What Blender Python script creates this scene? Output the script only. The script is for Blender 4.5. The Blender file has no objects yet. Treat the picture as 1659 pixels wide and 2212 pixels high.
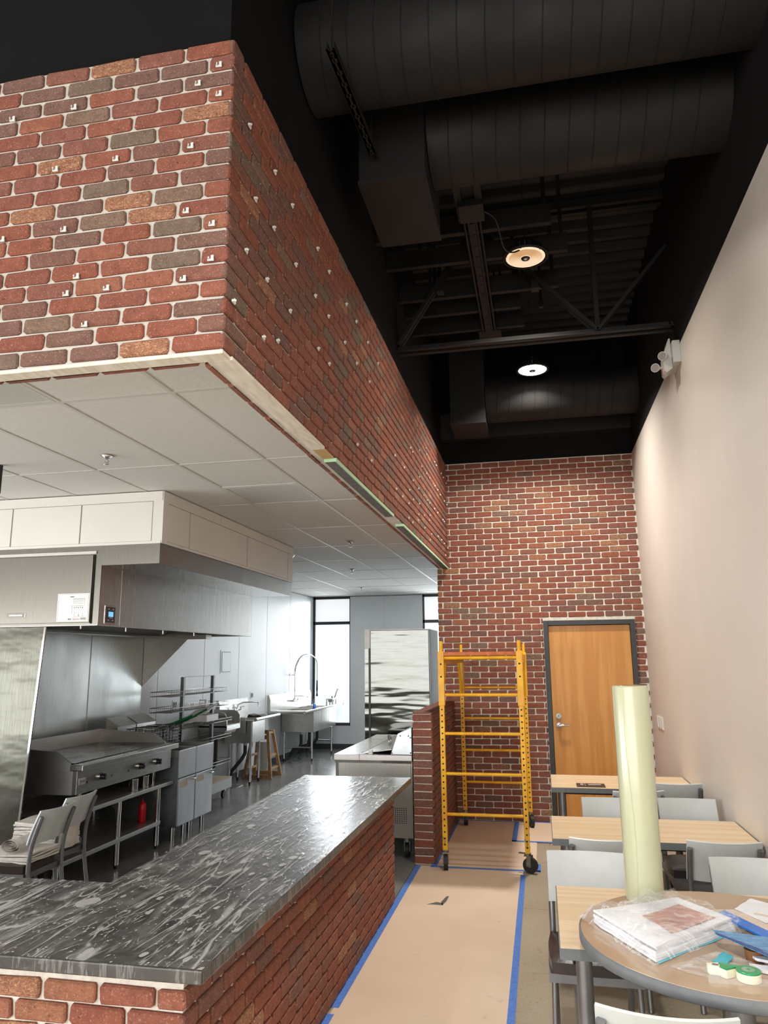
import bpy, bmesh, math, random
from mathutils import Vector, Matrix, Quaternion
rnd = random.Random(11)
S = bpy.context.scene
COL = S.collection
PI = math.pi

# ---------------------------------------------------------------- camera
cam_d = bpy.data.cameras.new('camera')
cam_d.sensor_fit = 'HORIZONTAL'; cam_d.sensor_width = 36.0
cam_d.lens = 36.0 * 1599.17 / 1659.0
cam_d.clip_start = 0.05; cam_d.clip_end = 200
cam = bpy.data.objects.new('camera', cam_d); COL.objects.link(cam)
pitch, yaw, roll = 0.1965, 0.2034, -0.0092
fw = Vector((-math.sin(yaw)*math.cos(pitch), math.cos(yaw)*math.cos(pitch), math.sin(pitch)))
rt = Vector((math.cos(yaw), math.sin(yaw), 0)); up = rt.cross(fw)
r2 = rt*math.cos(roll) + up*math.sin(roll); u2 = -rt*math.sin(roll) + up*math.cos(roll)
mw = Matrix((r2, u2, -fw)).transposed().to_4x4(); mw.translation = Vector((0, 0, 1.7567))
cam.matrix_world = mw
S.camera = cam
CAM = Vector((0, 0, 1.7567))

# ---------------------------------------------------------------- world, daylight, exposure
w = bpy.data.worlds.new('daylight'); S.world = w; w.use_nodes = True
bg = w.node_tree.nodes['Background']
bg.inputs[0].default_value = (0.80, 0.90, 1.0, 1); bg.inputs[1].default_value = 0.75
def area_light(name, loc, rot, sx, sy, power, col):
    d = bpy.data.lights.new(name, 'AREA'); d.shape = 'RECTANGLE'; d.size = sx; d.size_y = sy
    d.energy = power; d.color = col
    o = bpy.data.objects.new(name, d); COL.objects.link(o); o.location = loc; o.rotation_euler = rot
    return o
# daylight through the shop front behind the camera and through the two kitchen windows
area_light('storefront_daylight', (-3.2, -4.6, 2.45), (PI/2, 0, 0), 8.8, 4.5, 600, (1.0, 0.985, 0.965))
area_light('left_fill_light', (-7.7, 0.8, 1.35), (PI/2+0.42, 0, -PI/2), 7.5, 2.0, 430, (0.97, 0.985, 1.0))  # unseen fill tilted upward, added to brighten the kitchen and its ceiling
area_light('kitchen_window_daylight', (-4.22, 14.86, 1.75), (-PI/2, 0, 0), 0.74, 2.4, 20, (0.88, 0.95, 1.0)).data.spread = 2.0
area_light('kitchen_side_daylight', (-1.9, 14.86, 1.75), (-PI/2, 0, 0), 0.74, 2.4, 36, (0.88, 0.95, 1.0)).data.spread = 2.2
area_light('rear_kitchen_fill', (-2.9, 12.0, 3.03), (0, 0, 0), 1.1, 0.5, 42, (0.97, 0.99, 1.0))  # fill without a fixture, added to lift the dim rear kitchen wall
area_light('aisle_overhead_fill', (0.0, 0.65, 4.68), (0, 0, 0), 0.3, 0.3, 70, (1.0, 0.96, 0.9)).data.spread = 2.0  # unseen lamp added to brighten the near floor, continuing the high bay spacing
area_light('dining_overhead_fill', (-3.4, 0.2, 4.68), (0, 0, 0), 0.3, 0.3, 60, (1.0, 0.96, 0.9)).data.spread = 2.0  # second unseen overhead fill, added for the counter and near floor
S.view_settings.view_transform = 'Standard'
try: S.view_settings.look = 'None'
except Exception: pass
S.view_settings.gamma = 1.0; S.view_settings.use_curve_mapping = False
S.view_settings.exposure = 0.0
S.cycles.max_bounces = 8; S.cycles.diffuse_bounces = 4; S.cycles.glossy_bounces = 4
S.cycles.transparent_max_bounces = 8; S.cycles.sample_clamp_indirect = 6.0
S.cycles.caustics_reflective = False; S.cycles.caustics_refractive = False

# ---------------------------------------------------------------- materials
def lin(c):
    def f(v):
        v /= 255.0
        return v/12.92 if v <= 0.04045 else ((v+0.055)/1.055)**2.4
    return (f(c[0]), f(c[1]), f(c[2]), 1.0)
class N:
    def __init__(s, name):
        s.mat = bpy.data.materials.new(name); s.mat.use_nodes = True
        s.nt = s.mat.node_tree; s.b = s.nt.nodes['Principled BSDF']; s.out = s.nt.nodes['Material Output']
        s._co = None
    def n(s, t, **kw):
        x = s.nt.nodes.new(t)
        for k, v in kw.items():
            if hasattr(x, k) and not k.startswith('i_'): setattr(x, k, v)
        return x
    def l(s, a, b): s.nt.links.new(a, b)
    def co(s, world=False, scale=None):
        src = s.n('ShaderNodeNewGeometry').outputs['Position'] if world else s.n('ShaderNodeTexCoord').outputs['Object']
        if scale is None: return src
        m = s.n('ShaderNodeMapping'); m.inputs['Scale'].default_value = scale; s.l(src, m.inputs['Vector']); return m.outputs[0]
    def noise(s, co, scale, detail=3, rough=0.55, dist=0):
        x = s.n('ShaderNodeTexNoise'); x.inputs['Scale'].default_value = scale; x.inputs['Detail'].default_value = detail
        x.inputs['Roughness'].default_value = rough; x.inputs['Distortion'].default_value = dist
        s.l(co, x.inputs['Vector']); return x.outputs['Fac']
    def ramp(s, fac, *st):
        r = s.n('ShaderNodeValToRGB'); e = r.color_ramp.elements
        while len(e) < len(st): e.new(0.5)
        for i, (p, c) in enumerate(st):
            e[i].position = p; e[i].color = c if len(c) == 4 else (*c, 1)
        s.l(fac, r.inputs[0]); return r.outputs[0]
    def mix(s, fac, a, b, mode='MIX'):
        m = s.n('ShaderNodeMix'); m.data_type = 'RGBA'; m.blend_type = mode
        for idx, v in ((0, fac), (6, a), (7, b)):
            if hasattr(v, 'is_linked'): s.l(v, m.inputs[idx])
            elif idx == 0: m.inputs[0].default_value = v
            else: m.inputs[idx].default_value = v
        return m.outputs[2]
    def bump(s, h, strength=0.3, dist=0.01):
        b = s.n('ShaderNodeBump'); b.inputs['Strength'].default_value = strength; b.inputs['Distance'].default_value = dist
        s.l(h, b.inputs['Height']); s.l(b.outputs[0], s.b.inputs['Normal']); return b
W0 = (0, 0, 0, 1); W1 = (1, 1, 1, 1)
def M(name, c, rough=0.5, metal=0.0, c2=None, ns=None, stretch=None, world=False, bump=None, spec=None, emis=None, coat=0, lo=0.35, hi=0.65, rvar=0):
    """plain procedural material: colour c varied towards c2 by noise, fine bump relief"""
    m = N(name); b = m.b
    b.inputs['Base Color'].default_value = lin(c); b.inputs['Roughness'].default_value = rough; b.inputs['Metallic'].default_value = metal
    if spec is not None: b.inputs['Specular IOR Level'].default_value = spec
    if coat: b.inputs['Coat Weight'].default_value = coat; b.inputs['Coat Roughness'].default_value = 0.08
    if emis: b.inputs['Emission Color'].default_value = lin(emis[0]); b.inputs['Emission Strength'].default_value = emis[1]
    co = m.co(world, stretch)
    if c2 is not None:
        f = m.noise(co, ns or 5, 4)
        m.l(m.ramp(f, (lo, lin(c)), (hi, lin(c2))), b.inputs['Base Color'])
    if rvar:
        f2 = m.noise(co, (ns or 5)*0.7, 3)
        r = m.n('ShaderNodeMapRange'); r.inputs[1].default_value = 0.3; r.inputs[2].default_value = 0.7
        r.inputs[3].default_value = max(0.02, rough-rvar); r.inputs[4].default_value = rough+rvar
        m.l(f2, r.inputs[0]); m.l(r.outputs[0], b.inputs['Roughness'])
    if bump:
        m.bump(m.noise(m.co(world, bump[3] if len(bump) > 3 else stretch), bump[0], 3), bump[1], bump[2])
    return m.mat

def brick_mat(name):
    m = N(name); b = m.b
    a = m.n('ShaderNodeAttribute'); a.attribute_name = 'tint'
    co = m.co(True)
    n1 = m.noise(co, 30, 5, 0.65)
    c = m.mix(m.ramp(n1, (0.3, W0), (0.72, W1)), m.mix(1.0, a.outputs[0], (0.74, 0.72, 0.72, 1), 'MULTIPLY'), m.mix(1.0, a.outputs[0], (1.14, 1.10, 1.08, 1), 'MULTIPLY'))
    n2 = m.noise(m.co(True, (14, 14, 34)), 4.5, 5, 0.75, 1.6)          # buff smears, heavy on some bricks
    th = m.n('ShaderNodeMath'); th.operation = 'MULTIPLY'; m.l(m.ramp(n2, (0.50, W0), (0.60, W1)), th.inputs[0]); m.l(a.outputs['Alpha'], th.inputs[1])
    c = m.mix(th.outputs[0], c, lin((206, 158, 116)))
    n3 = m.noise(co, 150, 4, 0.7)
    c = m.mix(m.ramp(n3, (0.57, W0), (0.68, (0.55, 0.55, 0.55, 1))), c, lin((206, 160, 140)))
    c = m.mix(m.ramp(m.noise(co, 85, 2), (0.26, (0.7, 0.7, 0.7, 1)), (0.34, W0)), c, lin((58, 38, 34)))
    m.l(c, b.inputs['Base Color']); b.inputs['Roughness'].default_value = 0.9; b.inputs['Specular IOR Level'].default_value = 0.25
    m.bump(m.mix(0.5, m.noise(co, 120, 4, 0.7), m.noise(co, 28, 3)), 0.5, 0.006)
    return m.mat
def wood_mat(name, c1, c2, axis, rough=0.35, sc=1.0, coat=0.0, planks=0):
    m = N(name); b = m.b
    st = {'z': (9, 9, 0.55), 'x': (0.55, 9, 9), 'y': (9, 0.55, 9)}[axis]
    co = m.co(False, tuple(v*sc for v in st))
    n = m.noise(co, 2.2, 4, 0.55, 0.9)
    wv = m.n('ShaderNodeTexWave'); wv.wave_type = 'RINGS'; wv.inputs['Scale'].default_value = 1.3
    wv.inputs['Distortion'].default_value = 7; wv.inputs['Detail'].default_value = 3; m.l(co, wv.inputs['Vector'])
    f = m.mix(0.55, n, wv.outputs['Fac'])
    c = m.ramp(f, (0.2, lin(c1)), (0.8, lin(c2)))
    fine = m.noise(m.co(False, tuple(v*sc*(9 if v > 5 else 1.5) for v in st)), 4, 2)
    c = m.mix(m.ramp(fine, (0.35, (0.35, 0.35, 0.35, 1)), (0.6, W0)), c, lin(tuple(int(v*0.78) for v in c1)))
    m.l(c, b.inputs['Base Color']); b.inputs['Roughness'].default_value = rough
    if coat: b.inputs['Coat Weight'].default_value = coat; b.inputs['Coat Roughness'].default_value = 0.15
    return m.mat
def steel_mat(name, c, rough, stretch=(1, 1, 60), wav=0.0, wsc=(0.7, 0.7, 3.0), metal=1.0):
    m = N(name); b = m.b
    b.inputs['Metallic'].default_value = metal
    f = m.noise(m.co(True, stretch), 6, 3)
    m.l(m.ramp(f, (0.3, lin(c)), (0.7, lin(tuple(int(v*0.9) for v in c)))), b.inputs['Base Color'])
    mr = m.n('ShaderNodeMapRange'); mr.inputs[3].default_value = rough*0.8; mr.inputs[4].default_value = rough*1.25
    m.l(f, mr.inputs[0]); m.l(mr.outputs[0], b.inputs['Roughness'])
    if wav: m.bump(m.noise(m.co(True, wsc), 2.2, 2, 0.4), wav, 0.05)
    return m.mat

BR_FRONT = brick_mat('brick_clay')
GROUT = M('grout', (226, 219, 207), 0.95, c2=(206, 198, 186), ns=30, world=True, bump=(160, 0.5, 0.004))
GROUT_GREY = M('grout_grey', (176, 168, 158), 0.95, c2=(140, 132, 124), ns=26, world=True, bump=(160, 0.5, 0.004))
def mesh_mat():
    m = N('fibre_mesh_backing'); b = m.b
    co = m.co(True)
    ck = m.n('ShaderNodeTexVoronoi'); ck.inputs['Scale'].default_value = 230; ck.inputs['Randomness'].default_value = 0.0; m.l(co, ck.inputs['Vector'])
    c = m.ramp(ck.outputs['Distance'], (0.30, lin((136, 128, 118))), (0.42, lin((198, 192, 182))))
    m.l(c, b.inputs['Base Color']); b.inputs['Roughness'].default_value = 0.95
    m.bump(ck.outputs['Distance'], 0.4, 0.003)
    return m.mat
MESH_BACK = mesh_mat()
BLACK = M('black_wall_paint', (14, 13, 14), 0.85, spec=0.2, c2=(11, 11, 11), ns=3, world=True, bump=(60, 0.15, 0.003))
BLACK_STEEL = M('black_painted_steel', (31, 29, 27), 0.62, spec=0.3, c2=(25, 24, 23), ns=6, world=True)
DUCT = M('black_painted_duct', (27, 25, 24), 0.68, spec=0.3, c2=(21, 20, 20), ns=3, world=True, rvar=0.12)
DECKM = M('black_roof_deck', (34, 32, 31), 0.7, c2=(27, 26, 26), ns=4, world=True)
TAN = M('beige_wall_paint', (217, 208, 199), 0.42, c2=(213, 204, 194), ns=2, world=True, bump=(75, 0.16, 0.004))
WHITE_PAINT = M('white_drywall', (214, 208, 200), 0.8, c2=(204, 197, 188), ns=8, world=True)
CREAM_BOARD = M('cream_scuffed_board', (226, 219, 205), 0.7, c2=(205, 196, 180), ns=9, world=True, stretch=(6, 1, 1), bump=(40, 0.2, 0.002))
TILEC = M('acoustic_tile', (214, 212, 206), 0.9, c2=(206, 204, 198), ns=60, world=True, bump=(180, 0.25, 0.002))
GRIDW = M('white_grid_metal', (200, 198, 192), 0.55)
FRP = M('white_frp_panel', (206, 208, 208), 0.38, c2=(199, 202, 202), ns=2, world=True, bump=(55, 0.45, 0.006))
FRP_GAP = M('frp_divider', (150, 151, 150), 0.5)
GREYWALL = M('pale_grey_wall', (214, 217, 218), 0.6, c2=(208, 211, 212), ns=3, world=True)
RUBBER_BASE = M('dark_rubber_base', (58, 60, 63), 0.5)
BRONZE = M('dark_bronze_metal', (40, 40, 41), 0.4)
STEEL = steel_mat('stainless_steel', (204, 202, 196), 0.28, wav=0.0)
STEEL_WAVY = steel_mat('polished_stainless_sheet', (112, 113, 108), 0.09, (1, 1, 40), 0.2, (0.6, 0.6, 3.4))
STEEL_SHEET = steel_mat('brushed_stainless_sheet', (170, 167, 160), 0.33, (60, 60, 1), 0.12, (1.5, 1.5, 1.0))
STEEL_LINING = steel_mat('backsplash_stainless', (206, 206, 202), 0.30, (60, 60, 1), 0.15, (1.2, 1.2, 1.0))
STEEL_DARK = steel_mat('dull_stainless', (188, 186, 180), 0.46)
CHROME = M('chrome', (220, 220, 220), 0.08, 1.0, c2=(205, 205, 205), ns=8)
PLATE = M('black_griddle_plate', (92, 88, 82), 0.22, 1.0, c2=(70, 66, 60), ns=6, rvar=0.1)
ZINC = M('galvanised_zinc', (150, 148, 142), 0.38, 0.9, c2=(120, 118, 112), ns=30)
RUBBER = M('black_rubber', (24, 24, 25), 0.55, c2=(34, 34, 35), ns=20)
BLACKP = M('black_plastic', (20, 20, 21), 0.35, c2=(26, 26, 27), ns=15)
WIRE = M('steel_wire', (128, 126, 122), 0.3, 1.0, c2=(110, 108, 104), ns=20)
CASTGREY = M('grey_epoxy_metal', (104, 105, 106), 0.4, 0.5, c2=(92, 93, 94), ns=14)
FRYER_WHITE = M('brushed_fryer_front', (196, 199, 204), 0.32, 0.55, c2=(184, 187, 192), ns=7, rvar=0.08, stretch=(1, 1, 0.3))
SIDE_GREY = M('grey_painted_side', (124, 132, 136), 0.45, 0.3, c2=(86, 93, 97), ns=4)
REDP = M('red_squeeze_plastic', (206, 22, 34), 0.32, c2=(192, 18, 30), ns=9)
GREENP = M('green_handle_plastic', (18, 98, 50), 0.4, c2=(14, 84, 42), ns=20)
WHITEP = M('white_plastic', (228, 228, 224), 0.4, c2=(218, 218, 214), ns=12)
CLOTH = M('white_linen', (222, 217, 210), 0.95, c2=(206, 200, 194), ns=30, bump=(140, 0.5, 0.004))
MAPLE = wood_mat('maple_laminate', (232, 209, 176), (219, 192, 154), 'x', 0.35, 1.0)
OAK = wood_mat('oak_door_veneer', (206, 148, 74), (192, 128, 56), 'z', 0.42, 1.0)
PALEWOOD = wood_mat('pale_beech', (190, 150, 104), (168, 126, 82), 'z', 0.55, 1.5)
PLYWOOD = wood_mat('plywood', (196, 132, 62), (176, 110, 46), 'y', 0.7, 1.0)
TABLE_EDGE = M('grey_table_edge', (104, 108, 110), 0.55, c2=(97, 101, 103), ns=20)
TAUPE = M('taupe_laminate', (172, 148, 122), 0.12, c2=(164, 140, 115), ns=6, spec=0.6)
LEGGREY = M('silver_powder_coat', (136, 136, 138), 0.38, 0.7, c2=(126, 126, 128), ns=12)
CHAIRWHITE = M('chair_white_plastic', (203, 207, 205), 0.42, c2=(195, 199, 198), ns=7, bump=(120, 0.12, 0.002))
VINYL = M('dark_brown_vinyl', (56, 44, 40), 0.32, c2=(48, 38, 35), ns=10, bump=(90, 0.25, 0.003))
YELLOW = M('yellow_scaffold_paint', (240, 184, 24), 0.42, c2=(224, 158, 20), ns=9, world=True, rvar=0.08)
HOLE = M('dark_hole', (28, 22, 12), 0.9, c2=(20, 16, 10), ns=20)
FILMTUBE = M('pale_plastic_film_roll', (188, 190, 160), 0.22, c2=(182, 184, 152), ns=3, stretch=(6, 6, 0.6), spec=0.5, coat=0.35)
CARDB = M('cardboard_core', (172, 134, 92), 0.9, c2=(150, 114, 76), ns=20)
BLUETAPE = M('blue_masking_tape', (92, 136, 214), 0.75, c2=(76, 120, 204), ns=40, world=True, bump=(120, 0.3, 0.002))
def paper_floor():
    m = N('tan_floor_paper'); b = m.b; co = m.co(True)
    c = m.ramp(m.noise(co, 1.3, 4), (0.35, lin((226, 203, 180))), (0.65, lin((218, 193, 169))))
    c = m.mix(m.ramp(m.noise(co, 7, 4, 0.6, 0.6), (0.66, W0), (0.74, (0.5, 0.5, 0.5, 1))), c, lin((196, 170, 146)))
    c = m.mix(m.ramp(m.noise(co, 34, 2), (0.75, W0), (0.79, (0.9, 0.9, 0.9, 1))), c, lin((120, 104, 88)))
    m.l(c, b.inputs['Base Color']); b.inputs['Roughness'].default_value = 0.8
    m.bump(m.noise(co, 3, 3), 0.25, 0.02)
    return m.mat
PAPERF = paper_floor()
def concrete(name, a, c, d, rough, speck):
    m = N(name); b = m.b; co = m.co(True)
    col = m.ramp(m.noise(co, 1.6, 6, 0.6), (0.3, lin(a)), (0.7, lin(c)))
    col = m.mix(m.ramp(m.noise(co, 60, 4, 0.7), (0.55, W0), (0.72, (speck, speck, speck, 1))), col, lin(d))
    col = m.mix(m.ramp(m.noise(co, 4.5, 4, 0.6, 0.8), (0.62, W0), (0.75, (0.5, 0.5, 0.5, 1))), col, lin(d))
    m.l(col, b.inputs['Base Color']); b.inputs['Roughness'].default_value = rough
    mr = m.n('ShaderNodeMapRange'); mr.inputs[3].default_value = rough*0.7; mr.inputs[4].default_value = rough*1.5
    m.l(m.noise(co, 2.2, 4), mr.inputs[0]); m.l(mr.outputs[0], b.inputs['Roughness'])
    m.bump(m.noise(co, 40, 4), 0.06, 0.004)
    return m.mat
CONC_HALL = concrete('worn_tan_concrete', (184, 174, 154), (166, 154, 134), (120, 108, 90), 0.34, 0.8)
CONC_KIT = concrete('polished_grey_concrete', (136, 136, 132), (116, 116, 113), (92, 90, 86), 0.2, 0.5)
def counter_mat():
    m = N('dark_counter_laminate'); b = m.b; co = m.co(True)
    c = m.ramp(m.noise(m.co(True, (0.6, 2.2, 1)), 4, 6, 0.7, 0.6), (0.3, lin((34, 33, 33))), (0.72, lin((80, 76, 72))))
    m.l(c, b.inputs['Base Color']); b.inputs['Roughness'].default_value = 0.22
    return m.mat
COUNTER = counter_mat()
def film_mat(name, amount, streak, base=(214, 214, 212), rough=0.12, blobs=False):
    """clear plastic film: mostly see-through, milky where air is trapped or glare is painted in, crinkled gloss"""
    m = N(name); b = m.b
    b.inputs['Base Color'].default_value = lin(base); b.inputs['Roughness'].default_value = rough
    b.inputs['Specular IOR Level'].default_value = 0.6
    co = m.co(False, streak)
    n1 = m.noise(co, 3.0, 6, 0.62, 1.6)
    n2 = m.noise(m.co(False, (1, 1, 1)), 26, 5, 0.65, 0.5)
    a = m.ramp(n1, (0.50, W0), (0.56, (0.9, 0.9, 0.9, 1)), (0.62, (0.15, 0.15, 0.15, 1)))
    c = m.mix(1.0, a, m.ramp(n2, (0.60, W0), (0.66, (0.6, 0.6, 0.6, 1))), 'ADD')
    if blobs:
        def lines(rot, st, sc, w, seed):
            mp = m.n('ShaderNodeMapping'); mp.inputs['Scale'].default_value = st; mp.inputs['Rotation'].default_value = (0, 0, rot); mp.inputs['Location'].default_value = (seed, seed*2, 0)
            m.l(m.co(False), mp.inputs['Vector'])
            f = m.noise(mp.outputs[0], sc, 3, 0.5, 0.5)
            k = m.ramp(f, (0.5-w, W0), (0.5-w*0.3, W1), (0.5+w*0.3, W1), (0.5+w, W0))
            g = m.ramp(m.noise(mp.outputs[0], sc*1.7, 2), (0.47, W0), (0.56, (0.85, 0.85, 0.85, 1)))
            return m.mix(1.0, k, g, 'MULTIPLY')
        def dots(sc, r, st, seed, gate):
            mp = m.n('ShaderNodeMapping'); mp.inputs['Scale'].default_value = st; mp.inputs['Location'].default_value = (seed, -seed, 0)
            wob = m.n('ShaderNodeTexNoise'); wob.inputs['Scale'].default_value = 30; m.l(m.co(False), wob.inputs['Vector'])
            add = m.n('ShaderNodeVectorMath'); add.operation = 'MULTIPLY_ADD'; add.inputs[1].default_value = (0.012, 0.012, 0.0); m.l(wob.outputs['Color'], add.inputs[0]); m.l(m.co(False), add.inputs[2])
            m.l(add.outputs[0], mp.inputs['Vector'])
            v = m.n('ShaderNodeTexVoronoi'); v.inputs['Scale'].default_value = sc; m.l(mp.outputs[0], v.inputs['Vector'])
            sep = m.n('ShaderNodeSeparateColor'); m.l(v.outputs['Color'], sep.inputs[0])
            k = m.n('ShaderNodeMath'); k.operation = 'MULTIPLY'; k.inputs[1].default_value = r; m.l(sep.outputs[0], k.inputs[0])
            lt = m.n('ShaderNodeMath'); lt.operation = 'LESS_THAN'; m.l(v.outputs['Distance'], lt.inputs[0]); m.l(k.outputs[0], lt.inputs[1])
            g = m.n('ShaderNodeMath'); g.operation = 'GREATER_THAN'; g.inputs[1].default_value = gate; m.l(sep.outputs[1], g.inputs[0])
            x = m.n('ShaderNodeMath'); x.operation = 'MULTIPLY'; m.l(lt.outputs[0], x.inputs[0]); m.l(g.outputs[0], x.inputs[1]); return x.outputs[0]
        L = [lines(0.0, (1, 0.16, 1), 7, 0.016, 1.0), lines(-0.35, (1, 0.14, 1), 10, 0.014, 4.0), lines(1.45, (1, 0.10, 1), 8, 0.014, 9.0), lines(0.5, (1, 0.3, 1), 13, 0.012, 14.0),  # white streaks: film glare painted into the opacity, along with adhesive bubbles
             dots(75, 0.34, (1, 0.7, 1), 3.0, 0.62), dots(26, 0.40, (1, 0.5, 1), 5.0, 0.80), dots(8, 0.34, (1.0, 0.62, 1), 8.0, 0.74),
             lines(-0.12, (1, 0.12, 1), 3.2, 0.012, 21.0), lines(1.3, (1, 0.15, 1), 4.0, 0.012, 31.0)]
        c = L[0]
        for x in L[1:]: c = m.mix(1.0, c, x, 'ADD')
        haze = m.ramp(m.noise(m.co(False, (1, 0.4, 1)), 9, 6, 0.7, 0.8), (0.46, W0), (0.74, (0.42, 0.42, 0.42, 1)))
        c = m.mix(1.0, c, haze, 'ADD'); n1 = c
    mr = m.n('ShaderNodeMapRange'); mr.inputs[3].default_value = amount[0]; mr.inputs[4].default_value = amount[1]
    m.l(c, mr.inputs[0]); m.l(mr.outputs[0], b.inputs['Alpha'])
    m.bump(m.mix(0.5, n1, n2), 0.35, 0.008)
    return m.mat
FILM_EDGE = film_mat('film_edge_lap', (0.02, 0.22), (9, 9, 0.8), (206, 205, 203), 0.14)
FILM = film_mat('crinkled_protective_film', (0.02, 0.58), (1.6, 0.55, 1.0), (206, 205, 203), 0.14, True)
CLEAR = film_mat('clear_plastic_bag', (0.10, 0.45), (2, 5, 2), (235, 236, 236), 0.08)
CLEARP = film_mat('clear_hard_plastic', (0.12, 0.2), (1, 1, 1), (230, 232, 232), 0.05)
PAPERW = M('white_paper', (226, 227, 232), 0.75, c2=(214, 216, 222), ns=14, bump=(12, 0.4, 0.01))
PINKP = M('pink_printed_card', (206, 160, 150), 0.5, c2=(176, 134, 128), ns=9, stretch=(2, 6, 2))
PAPERB = M('buff_paper', (212, 196, 184), 0.85, c2=(200, 184, 172), ns=14, bump=(14, 0.4, 0.01))
BLUEP = M('bright_blue_film', (24, 112, 204), 0.3, c2=(16, 96, 188), ns=9)
NAVY = M('navy_printed_card', (18, 44, 104), 0.35, c2=(28, 78, 140), ns=14, stretch=(3, 9, 3))
SKYP = M('sky_printed_card', (104, 158, 200), 0.35, c2=(60, 110, 160), ns=12, stretch=(2, 7, 2))
TEALP = M('teal_film', (64, 172, 190), 0.3)
IVORY = M('ivory_plastic', (226, 224, 200), 0.35)
GREENT = M('translucent_green_plastic', (28, 132, 78), 0.18, c2=(44, 148, 94), ns=20)
BROWNP = M('brown_plastic', (128, 88, 58), 0.4)
SIGNW = M('white_sign_face', (222, 222, 220), 0.5)
INK = M('dark_print', (40, 40, 44), 0.6); INKRED = M('red_print', (190, 40, 34), 0.6)
LCD = M('lit_blue_screen', (120, 180, 220), 0.3, emis=((120, 190, 235), 0.9))
GREENBOARD = M('green_drywall_edge', (172, 206, 168), 0.8)
GYPSUM = M('grey_gypsum_face', (104, 102, 98), 0.9, c2=(88, 86, 82), ns=20, world=True)
RAWWOOD = M('raw_lumber', (190, 158, 112), 0.8, c2=(172, 140, 96), ns=8, world=True)
def grille_mat():
    m = N('perforated_diffuser'); b = m.b
    v = m.n('ShaderNodeTexVoronoi'); v.inputs['Scale'].default_value = 70; v.inputs['Randomness'].default_value = 0.0
    m.l(m.co(True), v.inputs['Vector'])
    m.l(m.ramp(v.outputs['Distance'], (0.34, lin((96, 96, 94))), (0.42, lin((196, 196, 191)))), b.inputs['Base Color'])
    b.inputs['Roughness'].default_value = 0.6
    return m.mat
GRILLE = grille_mat()
LENS_WARM = M('lit_warm_lens', (240, 222, 198), 0.3, emis=((255, 228, 196), 0.66))
RING_WARM = M('lit_warm_lens_groove', (236, 206, 166), 0.3, emis=((246, 192, 132), 0.34))
LENS_HOT = M('lit_white_lens', (250, 250, 245), 0.3, emis=((255, 250, 238), 6.0))
WIN_UP = M('frosted_pane_sky', (225, 230, 236), 0.35, emis=((236, 236, 238), 0.78), c2=(228, 232, 238), ns=2)
WIN_LO = M('frosted_pane_low', (225, 232, 240), 0.35, emis=((228, 239, 249), 0.93), c2=(228, 234, 240), ns=2)
GRASS = M('lawn', (84, 108, 52), 0.95, c2=(66, 92, 42), ns=4, world=True)
LAMP_CLEAR = M('clear_lamp_glass', (190, 188, 186), 0.12, 0.6)
HOUSING = M('light_grey_abs', (186, 184, 180), 0.45)
REDLED = M('red_indicator', (255, 80, 70), 0.4, emis=((255, 60, 50), 1.5))
BLUELIQ = M('blue_dish_soap', (20, 104, 214), 0.15, c2=(16, 92, 200), ns=8)
HOODWHITE = M('white_enclosure_panel', (222, 219, 212), 0.35, c2=(217, 214, 207), ns=2, world=True)
SILVERLBL = M('silver_badge', (196, 194, 200), 0.35, 0.4)
PAPERLBL = M('buff_label', (214, 206, 184), 0.7)

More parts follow.
